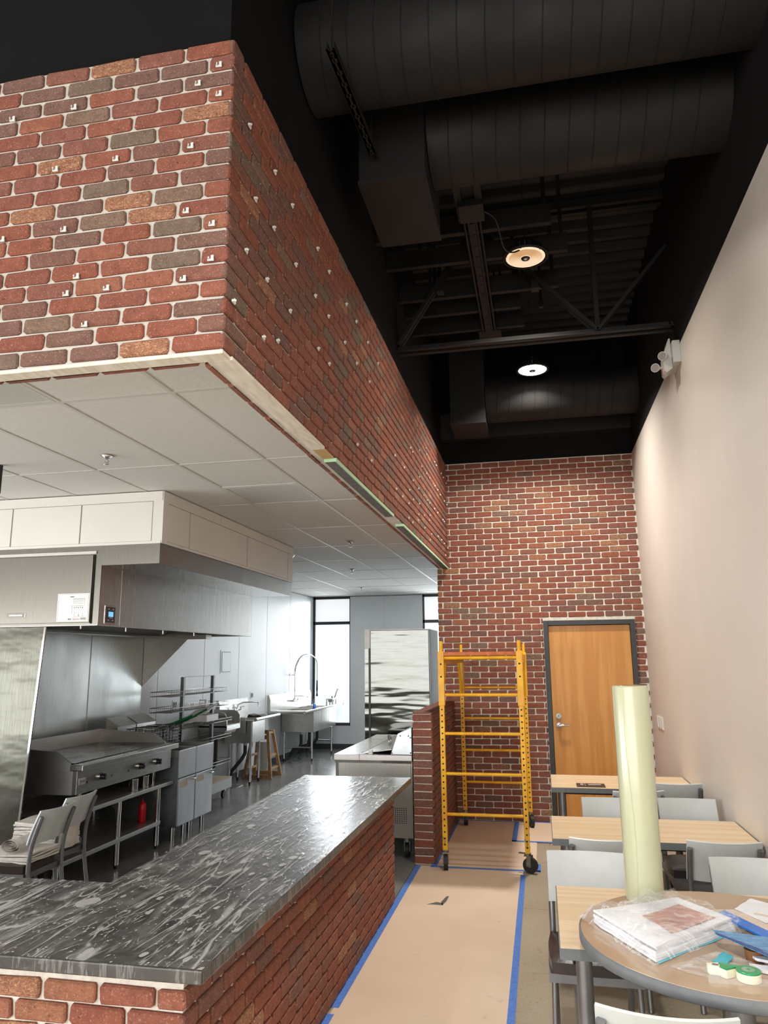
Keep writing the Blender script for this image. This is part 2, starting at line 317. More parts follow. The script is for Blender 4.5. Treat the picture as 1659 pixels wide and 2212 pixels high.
# ---------------------------------------------------------------- mesh helpers
WP = {}
class MB:
    def __init__(s): s.v = []; s.f = []; s.mi = []; s.sm = []
    def add(s, vs, fs, mi=0, smooth=False):
        k = len(s.v); s.v += [tuple(v) for v in vs]
        for f in fs: s.f.append(tuple(i+k for i in f)); s.mi.append(mi); s.sm.append(smooth)
        return s
    def box(s, x0, x1, y0, y1, z0, z1, mi=0):
        return s.add([(x0,y0,z0),(x1,y0,z0),(x1,y1,z0),(x0,y1,z0),(x0,y0,z1),(x1,y0,z1),(x1,y1,z1),(x0,y1,z1)],
                     [(0,3,2,1),(4,5,6,7),(0,1,5,4),(1,2,6,5),(2,3,7,6),(3,0,4,7)], mi)
    def obb(s, c, ax, ay, az, mi=0):
        """box by centre and three half-axis vectors"""
        c, ax, ay, az = map(Vector, (c, ax, ay, az)); vs = []
        for k in (-1, 1):
            for i, j in ((-1,-1),(1,-1),(1,1),(-1,1)): vs.append(c+ax*i+ay*j+az*k)
        return s.add(vs, [(0,3,2,1),(4,5,6,7),(0,1,5,4),(1,2,6,5),(2,3,7,6),(3,0,4,7)], mi)
    def bar(s, p0, p1, w, h, mi=0, up=(0,0,1)):
        p0, p1 = Vector(p0), Vector(p1); d = p1-p0; L = d.length; d.normalize()
        u = Vector(up)
        if abs(d.dot(u)) > 0.98: u = Vector((0,1,0))
        sx = d.cross(u).normalized(); sz = sx.cross(d)
        return s.obb((p0+p1)/2, d*L/2, sx*w/2, sz*h/2, mi)
    def cyl(s, p0, p1, r0, r1=None, seg=12, mi=0, smooth=True, caps=True):
        p0, p1 = Vector(p0), Vector(p1); r1 = r0 if r1 is None else r1
        d = (p1-p0).normalized(); a = Vector((1,0,0)) if abs(d.x) < 0.9 else Vector((0,1,0))
        u = d.cross(a).normalized(); v = d.cross(u); A = []; B_ = []
        for i in range(seg):
            t = 2*PI*i/seg; q = u*math.cos(t)+v*math.sin(t); A.append(p0+q*r0); B_.append(p1+q*r1)
        s.add(A+B_, [((i+1) % seg, i, i+seg, (i+1) % seg+seg) for i in range(seg)], mi, smooth)
        if caps: s.add(A, [tuple(range(seg))], mi); s.add(B_, [tuple(range(seg-1, -1, -1))], mi)
        return s
    def tube(s, pts, r, seg=8, mi=0, closed=False, caps=True):
        P = [Vector(p) for p in pts]; n = len(P); rs = r if isinstance(r, (list, tuple)) else [r]*n
        T = []
        for i in range(n):
            a = P[(i-1) % n] if (closed or i > 0) else P[i]; b = P[(i+1) % n] if (closed or i < n-1) else P[i]
            T.append((b-a).normalized())
        u = T[0].cross(Vector((0,0,1)))
        if u.length < 0.05: u = T[0].cross(Vector((0,1,0)))
        u.normalize(); vs = []
        for i in range(n):
            u = (u - T[i]*u.dot(T[i])).normalized(); v = T[i].cross(u)
            for j in range(seg):
                t = 2*PI*j/seg; vs.append(P[i]+(u*math.cos(t)+v*math.sin(t))*rs[i])
        fs = []
        for i in range(n if closed else n-1):
            k = ((i+1) % n)*seg
            for j in range(seg): fs.append((i*seg+j, i*seg+(j+1) % seg, k+(j+1) % seg, k+j))
        s.add(vs, fs, mi, True)
        if caps and not closed:
            s.add(vs[:seg], [tuple(range(seg-1, -1, -1))], mi); s.add(vs[-seg:], [tuple(range(seg))], mi)
        return s
    def lathe(s, prof, c=(0,0,0), seg=24, mi=0, smooth=True):
        vs = []; n = len(prof)
        for r, z in prof:
            for j in range(seg):
                t = 2*PI*j/seg; vs.append((c[0]+r*math.cos(t), c[1]+r*math.sin(t), c[2]+z))
        s.add(vs, [(i*seg+j, i*seg+(j+1) % seg, (i+1)*seg+(j+1) % seg, (i+1)*seg+j) for i in range(n-1) for j in range(seg)], mi, smooth)
        return s
    def prism(s, pts, ax, a, b, mi=0):
        """polygon pts extruded along axis ax from a to b (pts in the two other axes, in x,y,z order)"""
        def P(p, t): return (t,p[0],p[1]) if ax == 'x' else (p[0],t,p[1]) if ax == 'y' else (p[0],p[1],t)
        n = len(pts); vs = [P(p, a) for p in pts]+[P(p, b) for p in pts]
        return s.add(vs, [tuple(range(n)), tuple(range(2*n-1, n-1, -1))]+[((i+1) % n, i, i+n, (i+1) % n+n) for i in range(n)], mi)
    def plate(s, grid, th, mi=0, smooth=True):
        """thin curved plate: grid[i][j] of (point, normal), thickness th"""
        n, m = len(grid), len(grid[0]); A = []; B_ = []
        for row in grid:
            for p, nn in row: A.append(Vector(p)+Vector(nn)*th/2); B_.append(Vector(p)-Vector(nn)*th/2)
        k = n*m; fs = []
        for i in range(n-1):
            for j in range(m-1):
                a, b, c, d = i*m+j, i*m+j+1, (i+1)*m+j+1, (i+1)*m+j
                fs += [(a,b,c,d), (k+d,k+c,k+b,k+a)]
        s.add(A+B_, fs, mi, smooth)
        e = [i*m for i in range(n)]; E = [(e[i], e[i+1]) for i in range(n-1)] + [(i*m+m-1, (i+1)*m+m-1) for i in range(n-1)]
        E += [(j, j+1) for j in range(m-1)] + [((n-1)*m+j, (n-1)*m+j+1) for j in range(m-1)]
        for a, b in E: s.add([(A+B_)[q] for q in (a, b, b+k, a+k)], [(0,1,2,3)], mi)
        return s
    def build(s, name, mats, parent=None, bevel=0, kind=None, label=None, seg=2):
        off = WP.get(parent.name, Vector()) if parent is not None else Vector()
        me = bpy.data.meshes.new(name); me.from_pydata([(v[0]-off.x, v[1]-off.y, v[2]-off.z) for v in s.v], [], s.f)
        for m in (mats if isinstance(mats, (list, tuple)) else [mats]): me.materials.append(m)
        me.polygons.foreach_set('material_index', s.mi); me.polygons.foreach_set('use_smooth', s.sm)
        b = bmesh.new(); b.from_mesh(me); bmesh.ops.recalc_face_normals(b, faces=b.faces); b.to_mesh(me); b.free()
        o = bpy.data.objects.new(name, me); COL.objects.link(o)
        if parent is not None: o.parent = parent
        WP[o.name] = off.copy()
        if bevel:
            q = o.modifiers.new('bevel', 'BEVEL'); q.width = bevel; q.segments = seg; q.limit_method = 'ANGLE'; q.angle_limit = 0.7
        if kind: o['kind'] = kind
        if label: o['label'] = label
        return o
def tag(o, label, cat, group=None, kind=None):
    o['label'] = label; o['category'] = cat
    if group: o['group'] = group
    if kind: o['kind'] = kind
    return o
def thing(name, label, cat, loc=(0,0,0), group=None):
    o = bpy.data.objects.new(name, None); COL.objects.link(o); o.empty_display_size = 0.1
    o.location = loc; WP[o.name] = Vector(loc)
    return tag(o, label, cat, group)
def copy_tree(o, parent=None):
    c = o.copy(); COL.objects.link(c)
    if parent is not None: c.parent = parent
    for ch in [x for x in o.children]: copy_tree(ch, c)
    return c
def place(o, loc, rz=0, label=None, group=None):
    o.location = loc; o.rotation_euler = (0, 0, rz)
    if label: o['label'] = label
    if group: o['group'] = group
    return o
def text(body, size, mat, parent, loc, rot, name='lettering', shear=0, align='LEFT'):
    cu = bpy.data.curves.new(name, 'FONT'); cu.body = body; cu.size = size; cu.extrude = 0.0004; cu.shear = shear; cu.align_x = align
    t = bpy.data.objects.new(name, cu); COL.objects.link(t)
    bpy.context.view_layer.update()
    me = bpy.data.meshes.new_from_object(t); bpy.data.objects.remove(t)
    me.materials.clear(); me.materials.append(mat)
    o = bpy.data.objects.new(name, me); COL.objects.link(o)
    if parent is not None:
        o.parent = parent; o.location = Vector(loc)-WP[parent.name]
    else: o.location = loc
    o.rotation_euler = rot; WP[o.name] = Vector(loc)
    return o
def arc(c, r, a0, a1, n, plane='xz'):
    out = []
    for i in range(n+1):
        t = a0+(a1-a0)*i/n; a, b = r*math.cos(t), r*math.sin(t)
        out.append({'xz': (c[0]+a, c[1], c[2]+b), 'yz': (c[0], c[1]+a, c[2]+b), 'xy': (c[0]+a, c[1]+b, c[2])}[plane])
    return out

# ---------------------------------------------------------------- bricks
TINTS = [tuple(v*0.9 for v in lin(c)[:3])+(f,) for c, f in (((146,92,75),.10),((142,88,72),.06),((136,83,70),.08),((149,97,79),.15),((132,87,75),.10),((124,89,80),.08),((120,90,83),.06),((116,89,81),.12),((123,102,90),.2),((114,99,88),.1),((142,98,79),.7),((141,85,69),.05),((151,101,79),.2),((133,86,75),.08),((129,96,81),.85))]
BRICKS = {}
def brick_geo(w, h, d, r):
    """hand-moulded thin brick: uneven outline, rounded face edge; x along, z up, face at y = -d"""
    c = 0.0085; j = lambda a: (r.random()-0.5)*2*a
    o = [(-w/2+c,-h/2),(w/2-c,-h/2),(w/2,-h/2+c),(w/2,h/2-c),(w/2-c,h/2),(-w/2+c,h/2),(-w/2,h/2-c),(-w/2,-h/2+c)]
    o = [(x+j(0.0028), z+j(0.0026)) for x, z in o]
    V = [(x, 0, z) for x, z in o]+[(x, -d+0.005, z) for x, z in o]+[(x*(1-0.010/w), -d+j(0.0012), z*(1-0.010/h)) for x, z in o]
    F = [(i, (i+1) % 8, 8+(i+1) % 8, 8+i) for i in range(8)]+[(8+i, 8+(i+1) % 8, 16+(i+1) % 8, 16+i) for i in range(8)]+[tuple(range(16, 24))]
    return V, F
def tint_mesh(name, V, F, cols, mat):
    me = bpy.data.meshes.new(name); me.from_pydata(V, [], F); me.materials.append(mat)
    a = me.color_attributes.new('tint', 'FLOAT_COLOR', 'POINT')
    flat = []
    for c in cols: flat += list(c)
    a.data.foreach_set('color', flat); return me
def brick_mesh(w, h, d, k, mat):
    key = (round(w/0.01), round(h, 3), round(d, 3), k, mat.name)
    if key not in BRICKS:
        V, F = brick_geo(round(w/0.01)*0.01, h, d, random.Random(hash(key[:3])+k*7))
        BRICKS[key] = tint_mesh('brick', V, F, [TINTS[k]]*len(V), mat)
    return BRICKS[key]
def lay_bricks(parent, origin, rz, u0, u1, z0, rows, pitch, stride=0.2032, joint=0.0098, d=0.016, phase=None, holes=(), mat=None, limit=300, weights=None, h=None, ubase=None):
    """courses of thin bricks; wall frame: origin + u along the wall + z up, face outward = local -y turned by rz"""
    mat = mat or BR_FRONT; h = h or pitch-joint*0.95; ca, sa = math.cos(rz), math.sin(rz); L = []
    ubase = u0 if ubase is None else ubase
    for r in range(rows):
        z = z0+pitch*(r+0.5)
        off = (0 if (r % 2 == 0) else -0.5) if phase is None else phase(r)
        k0 = int(math.floor((u0-ubase)/stride))-1
        for k in range(k0, int((u1-ubase)/stride)+2):
            a = ubase+(k+off)*stride+joint/2; b = a+stride-joint
            cuts = [(max(a, u0), min(b, u1))]
            for hx0, hx1, hz0, hz1 in holes:
                if hz0 < z+h*0.3 and hz1 > z-h*0.3:
                    nxt = []
                    for p, q in cuts:
                        if q <= hx0 or p >= hx1: nxt.append((p, q))
                        else:
                            if p < hx0: nxt.append((p, hx0))
                            if q > hx1: nxt.append((hx1, q))
                    cuts = nxt
            for p, q in cuts:
                if q-p > 0.012:
                    u = (p+q)/2; P = Vector((origin[0]+u*ca, origin[1]+u*sa, z))
                    L.append((P, q-p, rnd.randrange(len(TINTS)) if weights is None else rnd.choice(weights)))
    L.sort(key=lambda t: (t[0]-CAM).length)
    off = WP[parent.name]
    for P, wd, k in L[:limit]:
        o = bpy.data.objects.new('brick', brick_mesh(wd, h, d, k, mat)); COL.objects.link(o); o.parent = parent
        o.location = P-off; o.rotation_euler = (0, 0, rz)
    if len(L) > limit:
        V = []; F = []; C = []
        for i, (P, wd, k) in enumerate(L[limit:]):
            v, f = brick_geo(wd, h, d, random.Random(i*13+k)); n = len(V)
            for x, y, z in v: V.append((P.x+x*ca-y*sa-off.x, P.y+x*sa+y*ca-off.y, P.z+z-off.z)); C.append(TINTS[k])
            F += [tuple(q+n for q in g) for g in f]
        o = bpy.data.objects.new('brickwork', tint_mesh('brickwork', V, F, C, mat)); COL.objects.link(o); o.parent = parent
        o['kind'] = 'stuff'

# ================================================================ SETTING
XR, YB, XS, YS = 1.145, 8.738, -1.03, 2.254      # right wall, hall end wall, bulkhead side face, bulkhead front face
DECK = 5.5; KC = 3.05; KX = -4.63; KY = 15.0
def struct(o, label, cat): return tag(o, label, cat, kind='structure')

fl = struct(MB().box(-8, XR+0.2, -5, YB+0.1, -0.12, -0.012).build('floor', CONC_HALL), 'worn tan concrete floor of the dining aisle', 'floor')
for x0, x1 in ((-1.155, 0.0), (0.0, XR+0.2)):
    for y0, y1 in ((-5, 2.6), (2.6, 5.83), (5.83, YB+0.1)):
        MB().box(x0+0.002, x1-0.002, y0+0.002, y1-0.002, -0.012, 0).build('concrete_slab', CONC_HALL, fl)
MB().box(-8, -1.157, -5, 2.25, -0.012, 0).build('concrete_slab', CONC_HALL, fl)
fk = struct(MB().box(-8, -1.157, 2.25, KY+0.1, -0.12, -0.012).build('floor', CONC_KIT), 'polished grey concrete floor of the open kitchen', 'floor')
for x0, x1 in ((-8, -3.15), (-3.15, -1.157)):
    for y0, y1 in ((2.25, 5.4), (5.4, 8.7), (8.7, 11.9), (11.9, KY+0.1)):
        MB().box(x0+0.0015, x1-0.0015, y0+0.0015, y1-0.0015, -0.012, 0).build('concrete_slab', CONC_KIT, fk)
struct(MB().box(-30, 30, -45, -5.0, -0.2, -0.13).build('ground', GRASS), 'lawn outside the shop front', 'ground')

wr = MB()
wr.box(XR, XR+0.12, -5, YB+0.1, -0.12, 4.086, 0)
struct(wr.build('wall_right', [TAN]), 'smooth beige painted wall beside the dining tables', 'wall')
struct(MB().box(XR, XR+0.12, -5, YB+0.1, 4.086, DECK+0.1).build('wall_right_upper', BLACK), 'black painted upper band above the beige wall', 'wall')

# hall end wall: brick to 4.09 m, black above
wb = MB().box(-1.160, 0.041, YB+0.004, YB+0.12, 0, 4.086).box(0.041, 1.041, YB+0.004, YB+0.12, 2.17, 4.086).box(1.041, XR, YB+0.004, YB+0.12, 0, 4.086)
wb = struct(wb.build('wall_back', [GROUT]), 'red brick end wall of the aisle with pale grout', 'wall')
WREG = [0,0,1,1,2,2,2,4,4,5,5,6,7,11,11,13,13,13,13,1,2,4,12,8,10,14]
lay_bricks(wb, (0, YB+0.014, 0), 0, -1.160, XR, 0.0, 61, 4.078/61, d=0.017, holes=((0.036, 1.046, -0.1, 2.178),), weights=WREG, ubase=-1.0)
struct(MB().box(-1.160, XR, YB+0.005, YB+0.12, 4.086, DECK+0.1).build('wall_back_upper', BLACK), 'black painted wall above the brick end wall', 'wall')

WBK = [0,0,1,1,2,3,4,4,5,5,6,6,7,7,8,9,11,11,13,13,1,10,2,1]
# bulkhead over the kitchen: brick skin outside and inside, black above
bs = MB().box(XS-0.09, XS-0.0145, YS+0.064, YB, 2.824, 4.086).box(XS-0.02, XS-0.0095, YS+0.012, YB, 2.824, 4.086)
bs = struct(bs.build('wall_bulkhead_side', [MESH_BACK]), 'brick faced side of the hanging bulkhead along the aisle', 'wall')
lay_bricks(bs, (XS-0.0145, 0, 0), PI/2, YS, YB-0.002, 2.824, 19, 1.264/19, weights=WBK, phase=lambda r: 0 if r % 2 == 1 else -0.5, ubase=YS)
bf = MB().box(-8, XS-0.0145, YS+0.0145, YS+0.064, 2.824, 4.086).box(-8, XS-0.012, YS+0.0095, YS+0.0145, 2.824, 4.086)
bf = struct(bf.build('wall_bulkhead_front', [MESH_BACK]), 'brick faced front of the hanging bulkhead over the kitchen', 'wall')
lay_bricks(bf, (XS, YS+0.0145, 0), 0, -1.95, 0, 2.824, 19, 1.264/19, weights=WBK, phase=lambda r: 0 if r % 2 == 0 else -0.5, ubase=0)
# undersides and edge pieces
MB().box(-8, XS-0.002, 2.252, 2.316, 2.806, 2.821).build('trim_board', CREAM_BOARD, bf, bevel=0.002)
MB().box(-8, XS-0.09, 2.318, 2.33, 2.812, KC+0.06).build('inner_backing', GROUT_GREY, bf)
MB().box(XS-0.066, XS+0.006, 2.317, 3.49, 2.806, 2.8205).build('trim_board', CREAM_BOARD, bs, bevel=0.002)
MB().box(XS-0.098, XS-0.066, 2.33, YB, 2.815, 2.823).build('soffit_strip', WHITE_PAINT, bs)
MB().box(XS-0.066, XS-0.010, 3.70, YB, 2.8155, 2.8235).build('soffit_strip', WHITE_PAINT, bs)
MB().box(XS-0.064, XS-0.006, 3.50, 3.69, 2.812, 2.8235).build('lumber_block', RAWWOOD, bs)
for a, b in ((3.70, 5.32), (5.72, 8.70)):
    g = MB().box(XS-0.058, XS+0.004, a, b, 2.7985, 2.8145, 0)
    g.box(XS+0.004, XS+0.010, a, b, 2.796, 2.816, 1); g.box(XS-0.058, XS+0.01, a-0.004, a, 2.796, 2.816, 1)
    g.build('drywall_strip', [GYPSUM, GREENBOARD], bs)
def inner_brick(parent, loc, rz):                 # lowest course of the inner brick skin, seen from below
    o = bpy.data.objects.new('brick', brick_mesh(0.193, 0.055, 0.026, rnd.choice([0,1,4,5,11,13]), BR_FRONT)); COL.objects.link(o); o.parent = parent
    o.location = loc; o.rotation_euler = (0, 0, rz)
for i in range(31): inner_brick(bs, (XS-0.098, 2.36+i*0.2032+0.1, 2.838), -PI/2)
for i in range(8): inner_brick(bf, (XS-0.128-0.1-i*0.2032, 2.33, 2.838), PI)
MB().box(XS-0.098, XS-0.09, 2.33, YB, 2.816, KC+0.06).build('inner_backing', GROUT_GREY, bs)
struct(MB().box(XS-0.147, XS-0.03, YS+0.13, YB, 4.086, DECK+0.1).build('wall_bulkhead_upper_side', BLACK), 'black painted wall above the bulkhead along the aisle', 'wall')
struct(MB().box(-8, XS-0.03, YS+0.03, YS+0.13, 4.086, DECK+0.1).build('wall_bulkhead_upper_front', BLACK), 'black painted wall above the bulkhead front', 'wall')

# brick half wall beside the aisle
hw = MB().box(-1.166, -1.002, 6.864, YB-0.004, 0, 1.268)
hw = struct(hw.build('wall_half', [GROUT]), 'low red brick half wall beside the scaffold', 'wall')
WPON = [1,2,4,5,5,6,7,11,13,13]
lay_bricks(hw, (-1.002, 0, 0), PI/2, 6.86, YB-0.01, 0.0, 19, 1.268/19, d=0.015, weights=WPON, ubase=6.86)
lay_bricks(hw, (0, 6.874, 0), 0, -1.170, -0.990, 0.0, 19, 1.268/19, d=0.016, stride=0.2032, weights=WPON, phase=lambda r: 0, ubase=-1.179)
for i in range(9):
    y = 6.862+i*0.2075
    o = bpy.data.objects.new('brick', brick_mesh(0.20, 0.178, 0.016, rnd.choice(WPON), BR_FRONT)); COL.objects.link(o); o.parent = hw
    o.location = (-1.079, y+0.1, 1.268); o.rotation_euler = (-PI/2, 0, PI/2)

# kitchen shell
wk = struct(MB().box(KX-0.12, KX, 5.0, KY+0.1, -0.12, KC+0.1).build('wall_kitchen_left', FRP_GAP), 'white panelled kitchen wall behind the cook line and sinks', 'wall')
ys = [5.002, 6.10, 7.34, 8.56, 9.85, 11.08, 12.29, 13.51, KY-0.002]
for a, b in zip(ys[:-1], ys[1:]): MB().box(KX, KX+0.006, a+0.006, b-0.006, 0.09, KC-0.02).build('wall_panel', FRP, wk)
struct(MB().box(KX, KX+0.012, 8.4, KY, 0, 0.10).build('baseboard_left', RUBBER_BASE), 'dark rubber base along the panelled kitchen wall', 'baseboard')
wq = MB()
for x0, x1 in ((-3.83, -2.31), (-1.50, -1.16)): wq.box(x0, x1, KY, KY+0.12, -0.12, KC+0.1)
wq.box(KX-0.1, -3.83, KY, KY+0.12, -0.12, 0.46).box(-2.31, -1.5, KY, KY+0.12, -0.12, 0.46).box(KX-0.1, -1.16, KY, KY+0.12, KC-0.005, KC+0.1)
wq = struct(wq.build('wall_kitchen_back', GREYWALL), 'pale grey rear kitchen wall between two tall windows', 'wall')
for x0, x1 in ((-3.83, -3.11), (-3.104, -2.31)): MB().box(x0+0.002, x1-0.002, KY-0.006, KY, 0.1, KC-0.01).build('wall_panel', GREYWALL, wq)
MB().box(KX, -3.83, KY-0.005, KY, 0.1, 0.455).build('wall_panel', GREYWALL, wq)
struct(MB().box(KX, -1.16, KY-0.014, KY, 0, 0.10).build('baseboard_back', RUBBER_BASE), 'dark rubber base under the rear kitchen windows', 'baseboard')
for n_, (x0, x1) in enumerate(((KX+0.012, -3.83), (-2.31, -1.5))):
    wn = struct(MB().box(x0, x0+0.035, KY-0.01, KY+0.08, 0.46, KC).box(x1-0.035 if n_ else x1-0.012, x1, KY-0.01, KY+0.08, 0.46, KC).box(x0, x1, KY-0.01, KY+0.08, 2.475, 2.535)
        .box(x0, x1, KY-0.01, KY+0.08, 0.455, 0.51).box(x0, x1, KY-0.01, KY+0.08, KC-0.05, KC).build('window_%d' % (n_+1), BRONZE),
        ('tall frosted window left of the fridge with black frame', 'tall frosted window half hidden behind the fridge top')[n_], 'window')
    MB().box(x0+0.01, x1-0.008, KY+0.03, KY+0.04, 2.53, KC-0.045).build('pane', WIN_UP, wn)
    MB().box(x0+0.01, x1-0.008, KY+0.03, KY+0.04, 0.505, 2.48).build('pane', WIN_LO, wn)
struct(MB().box(XS-0.13, -1.0, YB+0.12, YB+0.2, KC, DECK+0.1).box(-1.16, -1.0, YB+0.12, KY, 0, KC+0.1).build('wall_kitchen_right', GREYWALL), 'grey kitchen wall behind the brick end wall', 'wall')
# suspended kitchen ceiling
ck = struct(MB().box(-8, XS-0.098, 2.33, KY+0.1, KC+0.03, KC+0.06).build('ceiling', GRIDW), 'suspended white tile ceiling over the kitchen', 'ceiling')
gx = [-4.63, -4.16, -3.55, -2.94, -2.33, -1.715, XS-0.10]; gy = [2.335, 3.17, 4.445, 5.135, 5.775, 6.99, 8.21, 9.43, 10.65, 11.87, 13.09, 14.31, KY]
gx = [-7.9, -7.2, -6.59, -5.98, -5.37, -4.77, -4.16] + gx[2:]
vents = {(-2.94, 2.335), (-2.33, 5.135)}
for i in range(len(gx)-1):
    for j in range(len(gy)-1):
        x0, x1, y0, y1 = gx[i], gx[i+1], gy[j], gy[j+1]
        if x1 < KX-0.3 and y0 > 6: continue
        if y0 == 4.445 and x0 != -2.33: y1 = 5.775
        if y0 == 5.135 and x0 != -2.33: continue
        if y0 > 5.7 and x0 >= -2.34: pass
        if -4.7 < x0 and x1 <= -2.9 and y0 > 5.2 and y1 < 8.22: continue
        if (x0, y0) in vents: continue
        MB().box(x0+0.011, x1-0.011, y0+0.011, y1-0.011, KC+0.004, KC+0.02).build('ceiling_tile', TILEC, ck)
g = MB()
for x in gx[1:-1]: g.box(x-0.012, x+0.012, 2.335, KY, KC, KC+0.006)
for y in gy[1:-1]:
    if y == 5.135: g.box(-2.33, -1.715, y-0.012, y+0.012, KC+0.0002, KC+0.0062)
    else: g.box(-8, XS-0.10, y-0.012, y+0.012, KC+0.0002, KC+0.0062)
g.build('ceiling_grid', GRIDW, ck)
for k, (x0, x1, y0, y1, lb) in enumerate(((-2.94, -2.33, 2.55, 3.17, 'perforated ceiling diffuser at the left edge near the bulkhead'), (-2.33, -1.715, 5.135, 5.775, 'perforated ceiling diffuser right of the hood'))):
    t = thing('ceiling_diffuser', lb, 'vent', ((x0+x1)/2, (y0+y1)/2, KC), 'ceiling diffusers')
    MB().box(x0+0.012, x1-0.012, y0+0.012, y1-0.012, KC+0.002, KC+0.018).build('perforated_face', GRILLE, t)
    f = MB()
    f.box(x0+0.012, x1-0.012, y0+0.012, y0+0.03, KC-0.001, KC+0.002).box(x0+0.012, x1-0.012, y1-0.03, y1-0.012, KC-0.001, KC+0.002)
    f.box(x0+0.012, x0+0.03, y0+0.03, y1-0.03, KC-0.001, KC+0.002).box(x1-0.03, x1-0.012, y0+0.03, y1-0.03, KC-0.001, KC+0.002); f.build('face_frame', GRIDW, t)

# roof deck above the aisle: corrugated sheet, flutes across the aisle
prof = []; y = -5.0; i = 0
while y < YB+0.15:
    prof += [(y, DECK), (y+0.055, DECK), (y+0.08, DECK+0.07), (y+0.175, DECK+0.07)]; y += 0.2
dk = MB(); n = len(prof); vs = [(x, p[0], p[1]) for x in (-8.0, XR+0.1) for p in prof]
dk.add(vs, [(i, i+1, n+i+1, n+i) for i in range(n-1)])
dk.box(-8, XR+0.1, -5, YB+0.15, DECK+0.075, DECK+0.14)
struct(dk.build('ceiling', DECKM), 'black corrugated steel roof deck above the aisle', 'ceiling')
struct(MB().box(-8.1, -8, -5, KY, -0.12, DECK+0.1).build('wall_left', WHITE_PAINT), 'plain far left wall of the shop', 'wall')

# door in the hall end wall
dr = struct(MB().box(0.041, 0.094, YB-0.03, YB+0.10, 0, 2.172).box(0.988, 1.041, YB-0.03, YB+0.10, 0, 2.172).box(0.094, 0.988, YB-0.03, YB+0.10, 2.119, 2.172)
    .box(0.094, 0.104, YB+0.055, YB+0.10, 0, 2.119).box(0.978, 0.988, YB+0.055, YB+0.10, 0, 2.119).box(0.104, 0.978, YB+0.055, YB+0.10, 2.109, 2.119).build('door_1', BRONZE, bevel=0.002), 'oak veneer door with dark steel frame in the brick wall', 'door')
MB().box(0.097, 0.985, YB+0.008, YB+0.052, 0.008, 2.114).build('door_leaf', OAK, dr, bevel=0.002)
dl = MB().cyl((0.160, YB+0.008, 1.122), (0.160, YB-0.010, 1.122), 0.030, seg=20).cyl((0.160, YB-0.010, 1.122), (0.160, YB-0.016, 1.122), 0.020, seg=16).build('deadbolt', CHROME, dr)
MB().obb((0.160, YB-0.0165, 1.120), (0.002,0,0), (0,0.001,0), (0,0,0.009)).build('keyhole', HOLE, dl)
hd = MB().cyl((0.160, YB+0.008, 1.025), (0.160, YB-0.008, 1.025), 0.034, 0.030, seg=20).cyl((0.160, YB-0.008, 1.025), (0.160, YB-0.058, 1.025), 0.013, seg=12).build('rose', CHROME, dr)
MB().tube([(0.160, YB-0.052, 1.025), (0.19, YB-0.058, 1.027), (0.235, YB-0.058, 1.029), (0.268, YB-0.054, 1.026)], [0.014, 0.012, 0.010, 0.009], seg=10).build('lever_handle', CHROME, hd)

# ================================================================ COUNTER
CT = 0.84
ct = thing('service_counter', 'L shaped brick fronted service counter with dark top', 'counter', (-1.5, 4.2, 0))
base = MB()
base.box(-1.75, -1.155-0.0, 2.40, 5.80, 0, 0.80).box(-6.0, -1.75, 2.40, 2.95, 0, 0.80)
base.build('counter_body', GROUT, ct)
lay_bricks(ct, (-1.155, 0, 0), PI/2, 2.385, 5.80, 0.012, 11, 0.0667, d=0.016, phase=lambda r: 0 if r % 2 == 0 else -0.5, weights=[0,1,2,4,4,5,6,1,11,13,10], ubase=2.385)
lay_bricks(ct, (-1.14, 2.40, 0), 0, -0.95, 0, 0.012, 11, 0.0667, d=0.016, phase=lambda r: -0.5 if r % 2 == 0 else 0, weights=[0,1,3,10,12,11,0,1], ubase=0)
top = MB().prism([(-6, 2.291), (-1.045, 2.291), (-1.045, 6.045), (-1.92, 6.05), (-1.82, 3.075), (-6, 3.06)], 'z', 0.800, CT)
top.build('countertop', COUNTER, ct, bevel=0.004)
# the loose protective film lying on the top, lapping over its edges
fm = MB()
def film_z(x, y):
    return CT+0.0022+0.0010*(math.sin(x*37+math.sin(y*9)*2)*math.sin(y*23+x*5)+math.sin(y*61+x*17)*0.5+1.2)
def strip(x0f, x1f, ys, nx):
    vs = []; fs = []
    for y in ys:
        a, b = x0f(y), x1f(y)
        for i in range(nx+1):
            x = a+(b-a)*i/nx; vs.append((x, y, film_z(x, y)))
    for j in range(len(ys)-1):
        for i in range(nx):
            k = j*(nx+1)+i; fs.append((k, k+1, k+nx+2, k+nx+1))
    fm.add(vs, fs, 0, True)
strip(lambda y: -1.826-0.032*(y-3.07), lambda y: -1.047, [3.065+(6.040-3.065)*j/100 for j in range(101)], 30)
strip(lambda y: -3.6, lambda y: -1.047, [2.293+(3.065-2.293)*j/30 for j in range(31)], 80)
def lap(P, Q, top, n, seed):                         # narrow lap over the edge, ragged at the bottom
    vs = []; fs = []
    for i in range(n+1):
        t = i/n; x = P[0]+(Q[0]-P[0])*t; y = P[1]+(Q[1]-P[1])*t
        for k, z in enumerate((top, 0.822, 0.803+0.004*math.sin(i*1.7+seed)+0.003*math.sin(i*4.1))):
            o = 0.0 if k == 0 else 0.0018+0.0006*math.sin(i*2.3+k)
            vs.append((x+P[2]*o, y+P[3]*o, z))
    for i in range(n):
        for q in (0, 1): fs.append((i*3+q, i*3+q+3, i*3+q+4, i*3+q+1))
    fm.add(vs, fs, 1, True)
lap((-3.6, 2.2895, 0, -1), (-1.047, 2.2895), CT+0.002, 90, 0)
lap((-1.0435, 2.293, 1, 0), (-1.0435, 6.04), CT+0.002, 110, 2)
tag(fm.build('protective_film', [FILM, FILM_EDGE]), 'crinkled clear plastic film lying over the dark countertop', 'plastic film')

